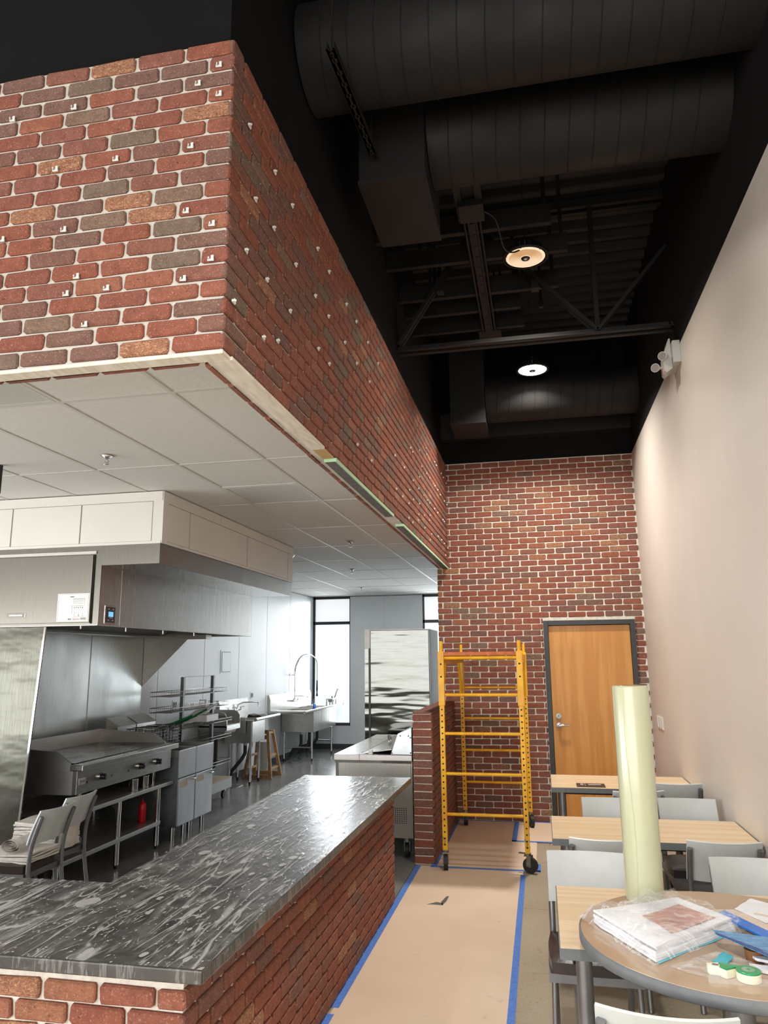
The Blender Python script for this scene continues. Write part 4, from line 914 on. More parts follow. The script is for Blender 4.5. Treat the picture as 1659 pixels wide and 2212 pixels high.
for k in range(3):
    y = 13.34+k*0.495
    MB().cyl((-4.32, y, 0.50), (-4.32, y, 0.44), 0.045, 0.03, 12).build('drain_flange', CHROME, ts)
    MB().tube([(-4.32, y, 0.45), (-4.32, y, 0.28), (-4.36, y, 0.20), (-4.45, y-0.05, 0.18), (-4.50, y-0.1, 0.05)], 0.028, 10).build('drain_pipe', BLACKP, ts)
chrome_faucet(ts, -4.53, 13.57, 1.02, [(-4.53, 13.57, 1.02), (-4.53, 13.57, 1.10), (-4.40, 13.60, 1.10), (-4.28, 13.62, 1.08), (-4.28, 13.62, 1.04)])
rs = MB().cyl((-4.53, 13.57, 1.02), (-4.53, 13.57, 1.50), 0.011, seg=10).cyl((-4.53, 13.57, 1.49), (-4.53, 13.57, 1.56), 0.017, seg=10).cyl((KX+0.01, 13.57, 1.485), (-4.53, 13.57, 1.485), 0.007, seg=8).cyl((KX+0.008, 13.57, 1.485), (KX+0.014, 13.57, 1.485), 0.028, seg=12)
rs.build('riser_pipe', CHROME, ts)
HC = [(-4.53, 13.57, 1.56), (-4.52, 13.60, 1.66), (-4.50, 13.72, 1.78), (-4.48, 13.92, 1.855), (-4.46, 14.12, 1.87), (-4.43, 14.35, 1.84), (-4.41, 14.55, 1.74), (-4.41, 14.60, 1.55), (-4.41, 14.60, 1.35)]
def smooth_path(P, n=6):
    P = [Vector(p) for p in P]; out = []
    for i in range(len(P)-1):
        a, b, c, d = P[max(i-1, 0)], P[i], P[i+1], P[min(i+2, len(P)-1)]
        for k in range(n):
            t = k/n; out.append(0.5*((2*b)+(c-a)*t+(2*a-5*b+4*c-d)*t*t+(3*b-a-3*c+d)*t**3))
    return out+[P[-1]]
MB().tube(smooth_path(HC), 0.010, 8).build('spray_hose', STEEL_DARK, ts)
SP = smooth_path(HC[:5], 10); coil = []
for i in range(len(SP)*6):
    t = i/6; p = SP[min(int(t), len(SP)-1)]; a = i*2*PI/5
    coil.append(p+Vector((0.017*math.cos(a), 0.006*math.sin(a), 0.014*math.sin(a))))
MB().tube(coil, 0.003, 4).build('hose_spring', CHROME, ts)
MB().cyl((-4.41, 14.60, 1.36), (-4.41, 14.60, 1.20), 0.014, 0.018, 10).cyl((-4.41, 14.60, 1.20), (-4.41, 14.60, 1.12), 0.020, 0.012, 10).cyl((-4.41, 14.60, 1.12), (-4.41, 14.60, 1.05), 0.012, 0.024, 12).build('spray_head', BLACKP, ts)
sb = thing('soap_bottle', 'clear bottle of blue dish soap on the three bowl sink', 'bottle', (-4.02, 13.15, 0.872))
MB().lathe([(0, 0), (0.028, 0), (0.03, 0.01), (0.03, 0.11), (0.0, 0.11)], (-4.02, 13.15, 0.8725), 14).build('blue_soap', BLUELIQ, sb)
MB().lathe([(0.03, 0.11), (0.03, 0.14), (0.026, 0.17), (0.011, 0.195), (0.011, 0.205), (0.0, 0.205)], (-4.02, 13.15, 0.8725), 14).build('clear_top', CLEARP, sb)
MB().cyl((-4.02, 13.15, 1.077), (-4.02, 13.15, 1.105), 0.010, 0.006, 10).build('cap', BLACKP, sb)
vs_ = thing('food_slicer', 'steel hand operated food slicer with curved lever on the sink drainboard', 'slicer', (-4.16, 14.72, 0.872))
MB().box(-4.22, -4.08, 14.58, 14.86, 0.985, 1.005).build('slicer_deck', STEEL, vs_)
for x, y in ((-4.21, 14.6), (-4.09, 14.6), (-4.21, 14.84), (-4.09, 14.84)): MB().cyl((x, y, 0.985), (x, y, 0.872), 0.012, 0.020, 8).build('leg', STEEL, vs_)
MB().cyl((-4.15, 14.72, 0.985), (-4.15, 14.72, 0.93), 0.075, 0.06, 16).build('blade_head', STEEL, vs_)
MB().tube([(-4.14, 14.84, 1.0), (-4.12, 14.90, 1.03), (-4.11, 14.94, 1.10), (-4.08, 14.95, 1.18)], [0.012, 0.012, 0.011, 0.010], 8).build('lever', STEEL_DARK, vs_)
MB().cyl((-4.15, 14.78, 1.005), (-4.15, 14.78, 1.045), 0.014, 0.01, 8).build('stop_knob', BLACKP, vs_)
# wall fittings of the kitchen
ep = thing('electrical_panel', 'flush white electrical panel door on the kitchen wall', 'electrical panel', (KX, 10.59, 1.58))
MB().box(KX+0.006, KX+0.012, 10.395, 10.785, 1.575, 1.91).build('panel_frame', FRP, ep); MB().box(KX+0.012, KX+0.0128, 10.428, 10.752, 1.590, 1.892).build('door_gap', BRONZE, ep); MB().box(KX+0.0128, KX+0.016, 10.44, 10.74, 1.60, 1.88).build('panel_door', FRP, ep)
for y, z, lb in ((9.03, 1.21, 'white outlet plate on the kitchen wall behind the wire rack'), (11.66, 1.205, 'grey outlet plate on the kitchen wall right of the electrical panel')):
    t = thing('wall_outlet', lb, 'outlet', (KX+0.006, y, z), 'kitchen wall outlets')
    MB().box(KX+0.006, KX+0.011, y-0.06, y+0.06, z-0.055, z+0.055).build('cover_plate', WHITEP if y < 10 else GREYWALL, t, bevel=0.002)
    for dy in (-0.025, 0.025): MB().box(KX+0.011, KX+0.013, y+dy-0.016, y+dy+0.016, z-0.033, z+0.033).build('socket', GYPSUM, t)

# ================================================================ FRIDGE AND PREP TABLE
fr = thing('reach_in_fridge', 'tall one door stainless reach in fridge', 'fridge', (-1.75, 9.6, 0))
FX0, FX1, FY0, FY1 = -2.165, -1.342, 9.20, 9.99
MB().box(FX0, FX1, FY0+0.05, FY1, 0.12, 2.125).build('cabinet', STEEL_SHEET, fr, bevel=0.004)
MB().box(FX0, FX1-0.0, FY0+0.012, FY0+0.05, 0.12, 2.125).build('face_frame', STEEL_DARK, fr)
MB().box(FX0+0.075, FX1-0.005, FY0, FY0+0.049, 0.30, 2.115).build('door', STEEL_WAVY, fr, bevel=0.006)
MB().box(FX0+0.003, FX0+0.052, FY0+0.001, FY0+0.012, 0.30, 1.885).build('door_edge_strip', STEEL_WAVY, fr)
MB().box(FX0+0.054, FX0+0.073, FY0+0.004, FY0+0.012, 0.30, 1.90).build('handle_recess', BLACKP, fr)
MB().box(FX0+0.003, FX0+0.070, FY0+0.001, FY0+0.012, 1.895, 2.12).build('top_corner_plate', STEEL_DARK, fr)
for x in (FX0+0.08, FX1-0.08):
    for y in (FY0+0.12, FY1-0.08): MB().cyl((x, y, 0.12), (x, y, 0), 0.03, 0.025, 10).build('foot', BLACKP, fr)
pt = thing('prep_table', 'stainless refrigerated prep table with raised lid beside the half wall', 'prep table', (-1.57, 7.9, 0))
MB().box(-1.93, -1.205, 7.02, 8.86, 0.17, 0.838).build('cabinet', STEEL_SHEET, pt)
MB().box(-1.945, -1.70, 7.0, 8.87, 0.838, 0.89).box(-1.70, -1.205, 7.0, 7.08, 0.838, 0.89).box(-1.70, -1.205, 8.70, 8.87, 0.838, 0.89).box(-1.36, -1.205, 7.08, 8.70, 0.838, 0.89).build('worktop', steel_mat('worktop_steel', (214, 211, 206), 0.28, (1, 1, 1)), pt, bevel=0.003)
MB().box(-1.69, -1.37, 7.09, 8.69, 0.70, 0.715).build('pan_well', STEEL_DARK, pt)
MB().box(-1.94, -1.21, 7.012, 7.022, 0.815, 0.838).build('edge_strip', CHROME, pt)
ld = MB().prism([(-1.405, 0.892), (-1.206, 0.892), (-1.206, 1.135), (-1.336, 1.08)], 'y', 7.01, 8.70).build('lid', steel_mat('lid_steel', (208, 214, 214), 0.30, (1, 1, 1)), pt, bevel=0.003)
s_ = MB()
for x, z in ((-1.312, 1.06), (-1.235, 1.06), (-1.217, 1.045), (-1.217, 0.91), (-1.392, 0.905)): s_.cyl((x, 7.010, z), (x, 7.006, z), 0.007, seg=8)
s_.build('rivets', BLACKP, ld)
MB().prism([(-1.700, 0.888), (-1.690, 0.888), (-1.42, 0.935), (-1.405, 0.925)], 'y', 7.09, 8.69).build('lid_flap', STEEL_SHEET, pt)
MB().tube([(-1.60, 7.92, 0.91), (-1.61, 7.92, 0.965), (-1.61, 8.02, 0.965), (-1.60, 8.02, 0.91)], 0.009, 8).build('lid_handle', CHROME, pt)
MB().box(-1.62, -1.585, 7.03, 7.07, 0.89, 0.925).build('hinge_stop', WHITEP, pt)
gl = MB().box(-1.40, -1.22, 7.008, 7.02, 0.19, 0.80).build('grille_panel', STEEL_SHEET, pt)
hl = MB()
for i in range(7):
    for j in range(8): hl.cyl((-1.385+i*0.020, 7.008, 0.30+j*0.018), (-1.385+i*0.020, 7.0072, 0.30+j*0.018), 0.0055, seg=6)
hl.build('vent_holes', HOLE, gl)['kind'] = 'stuff'
MB().box(-1.93, -1.905, 7.012, 7.022, 0.17, 0.815).build('corner_post', CHROME, pt)
for x, y in ((-1.27, 7.08), (-1.86, 7.08), (-1.27, 8.78), (-1.86, 8.78)):
    c = MB().cyl((x, y, 0.17), (x, y, 0.13), 0.03, seg=10).box(x-0.028, x-0.02, y-0.02, y+0.025, 0.05, 0.135).box(x+0.02, x+0.028, y-0.02, y+0.025, 0.05, 0.135).build('caster', ZINC, pt)
    MB().cyl((x-0.018, y, 0.062), (x+0.018, y, 0.062), 0.062, seg=18).build('wheel', RUBBER, c)
# sprinkler heads
def sprinkler():
    t = thing('sprinkler_head', 'x', 'sprinkler', (0, 0, 0), 'kitchen ceiling sprinklers')
    MB().lathe([(0.0, 0.0), (0.036, 0.0), (0.038, -0.004), (0.016, -0.012), (0.016, -0.02), (0, -0.02)], (0, 0, 0), 16).build('escutcheon', CHROME, t)
    MB().cyl((0, 0, -0.018), (0, 0, -0.034), 0.009, seg=8).bar((-0.012, 0, -0.03), (-0.006, 0, -0.058), 0.004, 0.004).bar((0.012, 0, -0.03), (0.006, 0, -0.058), 0.004, 0.004).cyl((0, 0, -0.034), (0, 0, -0.056), 0.003, seg=6).build('frame', CHROME, t)
    MB().lathe([(0.0, -0.056), (0.018, -0.058), (0.018, -0.061), (0, -0.062)], (0, 0, 0), 12).build('deflector', CHROME, t)
    return t
s0 = sprinkler()
for k, (x, y, lb) in enumerate(((-2.655, 4.12, 'nearest sprinkler head in the white ceiling above the cook line'), (-2.02, 7.93, 'second sprinkler head in the white ceiling near the bulkhead'), (-2.64, 10.45, 'third sprinkler head in the white ceiling beyond the hood'), (-3.17, 13.26, 'farthest sprinkler head in the white ceiling near the windows'))):
    place(s0 if k == 0 else copy_tree(s0), (x, y, KC), 0, lb)

tag(MB().cyl((-3.472, 4.17, KC), (-3.472, 4.17, 2.86), 0.016, seg=10).cyl((-3.472, 4.17, 2.86), (-3.472, 4.17, 2.70), 0.012, seg=10, mi=1).build('pipe_drop', [BLACKP, CHROME]), 'black pipe drop hanging from the white ceiling at the left edge', 'pipe')

# ================================================================ OVERHEAD
def spiral_duct(label, y, z, r, x0, x1, seams=0.135):
    t = thing('round_duct', label, 'duct', ((x0+x1)/2, y, z), 'round ducts')
    MB().cyl((x0, y, z), (x1, y, z), r, seg=48).build('duct_shell', DUCT, t)
    b = MB(); n = int((x1-x0)/seams)
    for k in range(1, n):
        x = x0+k*seams
        b.tube([(x+0.02*math.sin(a*2*PI/32), y+(r+0.0005)*math.cos(a*2*PI/32), z+(r+0.0005)*math.sin(a*2*PI/32)) for a in range(32)], 0.0035, 4, closed=True)
    o = b.build('lock_seams', DUCT, t); o['kind'] = 'stuff'
    return t
spiral_duct('nearest black round spiral duct crossing the aisle ceiling', 3.25, 4.87, 0.263, XS-0.02, XR)
spiral_duct('second black round spiral duct joined to the near drop box', 3.95, 4.82, 0.263, -0.50, XR)
spiral_duct('rear black round spiral duct above the lit high bay lamp', 8.03, 4.616, 0.263, -0.46, XR)
def drop_box(label, x0, x1, y0, y1, z0):
    t = thing('duct_drop_box', label, 'duct', ((x0+x1)/2, (y0+y1)/2, z0), 'duct drop boxes')
    MB().box(x0, x1, y0, y1, z0+0.012, DECK).build('box_shell', DUCT, t)
    MB().add([(x0-0.006, y0-0.006, z0+0.012), (x1+0.006, y0-0.006, z0+0.012), (x1+0.006, y1+0.006, z0+0.012), (x0-0.006, y1+0.006, z0+0.012), ((x0+x1)/2, (y0+y1)/2, z0+0.004)],
             [(0, 1, 4), (1, 2, 4), (2, 3, 4), (3, 0, 4)]).box(x0-0.006, x1+0.006, y0-0.006, y1+0.006, z0+0.012, z0+0.03).build('end_cap', BLACK_STEEL, t)
    return t
drop_box('black square duct box hanging near the front of the aisle', -0.885, -0.505, 3.67, 4.34, 4.40)
drop_box('black square duct box at the rear of the aisle', -0.845, -0.466, 7.75, 8.32, 4.255)
tag(MB().box(XS-0.03, XR, YB-0.13, YB+0.004, 4.36, 4.68).build('steel_beam', BLACK_STEEL), 'black boxed beam along the end wall above the brick', 'beam')
tr = thing('roof_truss', 'black steel roof truss with V shaped webs across the aisle', 'truss', (0.05, 5.8, 4.3))
for y in (5.735, 5.825):
    MB().box(XS-0.029, XR, y, y+0.04, 4.295, 4.303).box(XS-0.029, XR, y+(0.036 if y < 5.8 else 0), y+(0.04 if y < 5.8 else 0.004), 4.303, 4.345).build('bottom_chord_angle', BLACK_STEEL, tr)
    MB().box(XS-0.029, XR, y, y+0.04, 5.42, 5.49).build('top_chord_angle', BLACK_STEEL, tr)
for a, b in (((0.573, 4.33), (-0.42, 5.43)), ((0.573, 4.33), (1.14, 5.0)), ((XS-0.02, 4.36), (-0.35, 5.43))):
    for dy in (-0.028, 0.028): MB().bar((a[0], 5.80+dy, a[1]), (b[0], 5.80+dy, b[1]), 0.028, 0.034, up=(0,1,0)).build('web_angle', BLACK_STEEL, tr)
MB().box(0.555, 0.591, 5.775, 5.825, 4.33, 5.43).build('web_post', BLACK_STEEL, tr)
for x, z in ((-0.69, 4.86), (0.10, 4.80)): MB().box(x-0.03, x+0.03, 5.76, 5.845, z-0.05, z+0.03).build('gusset_plate', BLACK_STEEL, tr)
JX = [(4.93, 0.22, 'first'), (5.33, 0.35, 'second'), (5.885, 0.29, 'third'), (6.20, -0.03, 'fourth'), (6.58, 0.0, 'fifth')]
for y, x1, w_ in JX:
    t = thing('ceiling_joist', w_+' of the five short black joists over the aisle, counted from the front', 'joist', ((XS+x1)/2, y, 4.8), 'short ceiling joists')
    MB().box(XS-0.029, x1, y-0.022, y+0.022, 4.80, 4.808).box(XS-0.029, x1, y-0.003, y+0.003, 4.808, 4.94).box(XS-0.029, x1, y-0.022, y+0.022, 4.94, 4.948).build('joist_channel', BLACK_STEEL, t)
    for xs in (x1-0.06, -0.80): MB().box(xs, xs+0.03, y-0.01, y+0.01, 4.948, DECK).build('hanger_strap', BLACK_STEEL, t)
cr = thing('conduit_run', 'bundle of black conduits running under the short joists', 'conduit', (-0.33, 5.5, 4.75))
for k in range(5):
    x = -0.385+k*0.028
    if k == 2: continue
    MB().tube([(x, 4.72, 4.785), (x, 6.55, 4.785), (x+0.01*(k-2), 6.68, 4.80), (x+0.03*(k-2), 6.74, 4.90), (x+0.03*(k-2), 6.76, DECK)], 0.009, 8).build('conduit', BLACK_STEEL, cr)
b = MB()
for k in range(12): b.box(-0.34, -0.318, 4.78+k*0.15, 4.84+k*0.15, 4.776, 4.782)
b.box(-0.35, -0.308, 4.72, 6.6, 4.782, 4.798).build('slotted_channel', BLACK_STEEL, cr)
MB().box(-0.42, -0.375, 4.22, 4.74, 4.775, 4.82).box(-0.285, -0.24, 4.22, 4.74, 4.775, 4.82).box(-0.375, -0.285, 4.22, 4.74, 4.80, 4.82).build('wire_trough', BLACK_STEEL, cr)
jb = MB().box(-0.405, -0.235, 4.50, 4.70, 4.735, 4.79).build('junction_box', BLACK_STEEL, cr, bevel=0.004)
MB().box(-0.43, -0.22, 6.60, 6.78, 4.79, 4.796).build('end_plate', BLACK_STEEL, cr)
tag(MB().tube(smooth_path([(-0.235, 4.62, 4.76), (-0.16, 4.68, 4.72), (-0.12, 4.9, 4.64), (-0.06, 5.02, 4.66), (0.02, 5.1, 4.74), (0.031, 5.19, 4.86)]), 0.006, 6).build('power_cord', BLACKP), 'black power cord drooping from the junction box towards the lamp', 'cord')
tp = thing('strut_hanger', 'perforated black strut channel hung on rods under the two ducts', 'strut', (-0.79, 3.2, 4.55))
b = MB(); p0, p1 = Vector((-0.822, 2.84, 4.54)), Vector((-0.789, 3.60, 4.54)); n = 9
L = (p1-p0).length; d = (p1-p0)/L; sx = Vector((d.y, -d.x, 0))
for s in (-1, 1): b.obb((p0+p1)/2+sx*s*0.017+Vector((0,0,0.018)), d*L/2, sx*0.0035, (0,0,0.020))
for s in (-1, 1): b.obb((p0+p1)/2+sx*s*0.014, d*L/2, sx*0.0085, (0,0,0.002))
for k in range(n+1): b.obb(p0+d*(L*(k+0.5)/(n+1)), d*(L/(n+1)*0.34), sx*0.02, (0,0,0.002))
b.build('slotted_channel', BLACK_STEEL, tp)
for q in (p0+d*0.03, p1-d*0.03): MB().cyl(q-Vector((0,0,0.012)), (q.x, q.y, DECK), 0.005, seg=8).cyl(q-Vector((0,0,0.012)), q+Vector((0,0,-0.004)), 0.011, seg=6).build('threaded_rod', BLACK_STEEL, tp)

def high_bay(label, x, y, z, lens, power, col):
    t = thing('high_bay_light', label, 'ceiling light', (x, y, z), 'high bay lights')
    h = MB().lathe([(0.02, 0.115), (0.085, 0.112), (0.105, 0.085), (0.11, 0.03), (0.150, 0.018), (0.150, 0.004)], (x, y, z), 36)
    for k in range(24):
        a = 2*PI*k/24; c, s = math.cos(a), math.sin(a)
        h.bar((x+0.09*c, y+0.09*s, z+0.05), (x+0.142*c, y+0.142*s, z+0.035), 0.004, 0.05)
    h.build('housing', BLACKP, t)
    rim = [(0.150, 0.0), (0.168, 0.0), (0.170, 0.008), (0.168, 0.018), (0.158, 0.018), (0.158, 0.004), (0.150, 0.004), (0.150, 0.0)]
    MB().lathe([(0.158, 0.0), (0.168, 0.0), (0.171, 0.008), (0.168, 0.016), (0.158, 0.016), (0.158, 0.0)], (x, y, z), 40).build('rim_ring', BLACK_STEEL, t)
    br = MB()
    for k in range(6):
        a = 2*PI*k/6+0.3; br.bar((x+0.143*math.cos(a), y+0.143*math.sin(a), z+0.006), (x+0.160*math.cos(a), y+0.160*math.sin(a), z+0.006), 0.014, 0.008)
    br.build('rim_tabs', BLACK_STEEL, t)['kind'] = 'stuff'
    prof = [(0.145, 0.004), (0.135, -0.002)]
    for k in range(8):
        r = 0.128-k*0.0105; prof += [(r, -0.004), (r-0.005, 0.0005)]
    prof += [(0.042, -0.003), (0.034, -0.003)]
    ln_ = MB().lathe(prof, (x, y, z), 40)
    for q in range(len(prof)-1):
        if 2 <= q and q % 2 == 1:
            for j in range(40): ln_.mi[q*40+j] = 1
    ln_.build('lens', lens, t)
    sn = MB().lathe([(0.034, -0.003), (0.030, -0.010), (0.0, -0.010)], (x, y, z), 20).build('sensor_ring', BLACKP, t)
    MB().lathe([(0.014, -0.0105), (0.008, -0.015), (0.0, -0.016)], (x, y, z), 14).build('sensor_eye', SIGNW, sn)
    hk = MB().tube(arc((x, y, z+0.12), 0.03, 0, PI, 8), 0.006, 6).cyl((x, y, z+0.15), (x, y, z+0.19), 0.004, seg=8).tube([(x, y, z+0.19), (x, y, DECK)], 0.0025, 6); hk.build('hanging_hook', BLACK_STEEL, t)
    d = bpy.data.lights.new('high_bay_lamp', 'AREA'); d.shape = 'DISK'; d.size = 0.26; d.energy = power; d.color = col; d.spread = 2.35
    o = bpy.data.objects.new('high_bay_lamp', d); COL.objects.link(o); o.parent = t; o.location = (0, 0, -0.02)
    return t
high_bay('dim warm round high bay lamp hanging before the roof truss', 0.031, 5.19, 4.70, [LENS_WARM, RING_WARM], 26, (1.0, 0.92, 0.80))
high_bay('glaring white round high bay lamp hanging behind the roof truss', 0.0571, 7.46, 4.70, [LENS_HOT, LENS_HOT], 72, (1.0, 0.95, 0.87))
tag(MB().cyl((0.155, 6.4, 5.5), (0.155, 6.4, 4.95), 0.012, seg=8).cyl((0.155, 6.4, 4.95), (0.155, 6.4, 4.90), 0.02, seg=8).cyl((0.155, 6.4, 4.885), (0.155, 6.4, 4.88), 0.022, seg=10).cyl((0.155, 6.4, 4.90), (0.155, 6.4, 4.885), 0.006, seg=6).build('pipe_drop', BLACK_STEEL), 'black sprinkler pipe drop behind the truss above the white lamp', 'sprinkler')

# ================================================================ RIGHT WALL FITTINGS
em = thing('emergency_light', 'twin head grey emergency light high on the beige wall', 'emergency light', (XR, 5.78, 3.95))
MB().box(XR-0.055, XR, 5.60, 5.86, 3.94, 4.115).build('battery_case', HOUSING, em, bevel=0.004)
MB().prism([(XR-0.055, 3.915), (XR-0.10, 3.88), (XR-0.115, 3.90), (XR-0.115, 4.02), (XR-0.07, 4.155), (XR-0.058, 4.155)], 'y', 5.655, 5.80).build('front_cover', HOUSING, em, bevel=0.003)
for x, y, z in ((XR-0.125, 5.63, 4.005), (XR-0.165, 5.735, 3.955)):
    hdp = MB(); c = Vector((x, y, z)); dd = Vector((-0.45, -0.85, -0.25)).normalized()
    hdp.cyl(c-dd*0.045, c+dd*0.012, 0.022, 0.034, 20).build('lamp_head', HOUSING, em)
    MB().cyl(c+dd*0.0125, c+dd*0.016, 0.030, 0.026, 20).build('lamp_lens', LAMP_CLEAR, em)
    MB().cyl((XR-0.09, y+0.02, z), tuple(c-dd*0.03), 0.012, seg=8).build('swivel', HOUSING, em)
MB().cyl((XR-0.117, 5.72, 3.925), (XR-0.115, 5.72, 3.925), 0.007, seg=8).build('charge_lamp', REDLED, em)
tag(MB().tube([(XR-0.012, 5.74, 4.115), (XR-0.012, 5.76, 4.3), (XR-0.03, 5.77, 4.34)], 0.006, 6).tube([(XR-0.012, 5.69, 4.115), (XR-0.014, 5.72, 4.25), (XR-0.03, 5.77, 4.34)], 0.004, 6).build('black_cable', BLACKP), 'black cable rising from the emergency light to the truss', 'cable')
sw = thing('light_switch', 'white two gang light switch plate on the beige wall', 'light switch', (XR, 8.12, 1.11))
MB().box(XR-0.006, XR, 7.93, 8.30, 1.050, 1.170).build('cover_plate', TAN, sw)
for y in (7.985, 8.115, 8.245): MB().box(XR-0.012, XR-0.006, y-0.045, y+0.045, 1.055, 1.165).build('rocker', WHITEP, sw, bevel=0.002)

# ================================================================ SCAFFOLD
sc = thing('rolling_scaffold', 'yellow rolling baker scaffold parked against the brick wall', 'scaffold', (-0.535, 7.6, 0))
PX = (-0.880, -0.188); PY = (6.74, 8.48)
for py in PY:
    for px in PX:
        side = 1 if px == PX[1] else -1
        p = MB().box(px-0.021, px+0.021, py-0.021, py+0.021, 0.150, 1.36).build('post', YELLOW, sc, bevel=0.003)
        h = MB(); f = -1
        for k in range(23):
            z = 0.20+k*0.0508
            h.cyl((px, py-0.0225, z), (px, py-0.0212, z), 0.0075, seg=8)
            h.cyl((px+side*0.0225, py, z), (px+side*0.0212, py, z), 0.0075, seg=8)
        h.build('adjustment_holes', HOLE, p)['kind'] = 'stuff'
        sl = MB().box(px-0.027, px+0.027, py-0.026, py+0.026, 1.35, 1.82).build('sleeve', YELLOW, sc, bevel=0.003)
        h = MB()
        for z in (1.60, 1.71): h.cyl((px, py-0.0275, z), (px, py-0.0262, z), 0.008, seg=8)
        h.build('sleeve_holes', HOLE, sl)['kind'] = 'stuff'
        MB().cyl((px, py, 1.82), (px, py, 1.912), 0.0165, seg=12).build('top_pin', YELLOW, sc)
        # caster
        rot = {(-1, 6.74): 0.15, (1, 6.74): 1.2, (-1, 8.48): 0.2, (1, 8.48): 0.3}[(side, py)]
        ax = Vector((math.cos(rot), math.sin(rot), 0)); fwv = Vector((math.sin(rot), -math.cos(rot), 0)); c0 = Vector((px, py, 0.062))+fwv*0.02
        q = MB().cyl((px, py, 0.155), (px, py, 0.135), 0.028, seg=12)
        for s in (-1, 1): q.obb(c0+ax*s*0.024+Vector((0,0,0.035))-fwv*0.006, ax*0.003, fwv*0.020, (0,0,0.042))
        q.obb((px, py, 0.136), ax*0.028, fwv*0.026, (0,0,0.004)).obb(Vector((px, py, 0.150))-fwv*0.05, ax*0.014, fwv*0.028, (0,0,0.004))
        cs = q.build('caster_fork', ZINC, sc)
        MB().cyl(c0-ax*0.018, c0+ax*0.018, 0.062, seg=22).build('wheel', RUBBER, cs)
        MB().cyl(c0-ax*0.022, c0+ax*0.022, 0.016, seg=10).build('hub', ZINC, cs)
        MB().tube([(px-0.0225, py-0.024, 0.27), (px+0.004, py-0.030, 0.23), (px-0.01, py-0.030, 0.20)], 0.003, 5).build('lock_pin', ZINC, sc)
for py in PY:
    for z in (0.443, 0.776, 1.112, 1.443): MB().cyl((PX[0], py, z), (PX[1], py, z), 0.0135, seg=12).build('rung', YELLOW, sc)
    MB().cyl((PX[0], py, 1.765), (PX[1], py, 1.765), 0.0165, seg=12).build('top_rung', YELLOW, sc)
for px in PX:
    s = 1 if px == PX[1] else -1; x = px+s*0.0
    MB().box(x-0.018, x+0.018, PY[0]+0.026, PY[1]-0.026, 1.715, 1.795).build('side_rail', YELLOW, sc, bevel=0.003)
    for py, e in ((PY[0], 1), (PY[1], -1)):
        MB().bar((x, py+e*0.03, 1.37), (x, py+e*0.30, 1.72), 0.03, 0.022, up=(1,0,0)).box(x-0.016, x+0.016, min(py+e*0.024, py+e*0.038), max(py+e*0.024, py+e*0.038), 1.36, 1.72).build('knee_brace', YELLOW, sc)
pf = MB().box(PX[0]+0.02, PX[1]-0.02, PY[0]-0.015, PY[1]+0.015, 1.797, 1.812).build('platform_deck', PLYWOOD, sc)
MB().box(PX[0]+0.02, PX[1]-0.02, PY[0]-0.022, PY[0]-0.012, 1.785, 1.815).build('deck_edge', M('orange_deck_edge', (200, 104, 40), 0.5, c2=(176, 84, 30), ns=20), pf)

# ================================================================ FLOOR PROTECTION
def paper(label, x0, x1, y0, y1, z, strips):
    t = thing('floor_paper', label, 'floor paper', ((x0+x1)/2, (y0+y1)/2, 0), 'floor protection papers')
    MB().box(x0, x1, y0, y1, z, z+0.0008).build('paper_sheet', PAPERF, t)
    for a, b, c, d in strips: MB().box(a, b, c, d, z+0.0009, z+0.0014).build('tape_strip', BLUETAPE, t)
paper('long tan floor protection paper beside the brick counter with blue tape edges', -1.132, -0.232, 1.6, 6.81, 0.0004, ((-1.150, -1.105, 4.09, 6.82), (-1.152, -1.11, 1.6, 4.02), (-0.252, -0.212, 1.6, 6.67)))
paper('tan floor paper under the scaffold with blue tape edges', -1.0, -0.125, 6.80, 8.72, 0.0022, ((-1.015, -0.968, 6.80, 8.72), (-1.02, -0.09, 6.772, 6.815), (-0.128, -0.088, 6.78, 7.02), (-1.0, -0.125, 8.69, 8.725)))
paper('tan floor paper corner in front of the oak door', -0.345, 1.12, 7.83, 8.72, 0.0040, ((-0.367, -0.318, 7.80, 8.70), (-0.367, 1.12, 7.795, 7.84), (-0.3, 1.1, 8.69, 8.725)))
for pts, lb in (((( -0.905, 5.79), (-0.84, 5.86), (-0.79, 5.835), (-0.785, 5.79), (-0.85, 5.80)), 'small grey torn patch in the floor paper, the flat one'), (((-0.79, 5.79), (-0.772, 5.88), (-0.765, 6.01), (-0.785, 6.0), (-0.808, 5.86)), 'small grey torn patch in the floor paper, the upright one')):
    tag(MB().prism(list(pts), 'z', 0.0013, 0.0017).build('torn_patch', GYPSUM), lb, 'paper tear')

# ================================================================ SPACERS IN THE BRICK JOINTS
spm = MB().bar((-0.013,-0.004,0.002),(0.011,-0.004,0),0.004,0.008).bar((0.006,-0.006,-0.002),(0.006,-0.006,0.017),0.010,0.0035).bar((-0.012,-0.002,0.004),(-0.004,-0.016,0.004),0.004,0.007)
spo = spm.build('tile_spacer', WHITEP); SG = 'white joint spacers'
SPL = {'front': 'white plastic joint spacer stuck between bricks of the bulkhead front', 'side': 'white plastic joint spacer stuck between bricks of the bulkhead side'}
tag(spo, SPL['front'], 'spacer', SG+' on the bulkhead front')
FRONT_SP = [(-1.966, 3.884), (-1.692, 3.89), (-1.085, 3.966), (-1.168, 3.9), (-1.081, 3.839), (-1.186, 3.635), (-1.494, 3.63), (-1.751, 3.626), (-1.192, 3.367), (-1.088, 3.301), (-1.693, 3.36), (-1.959, 3.354), (-1.087, 3.163), (-1.623, 3.158), (-1.191, 3.097), (-1.495, 3.096), (-1.661, 3.093), (-1.574, 2.961)]
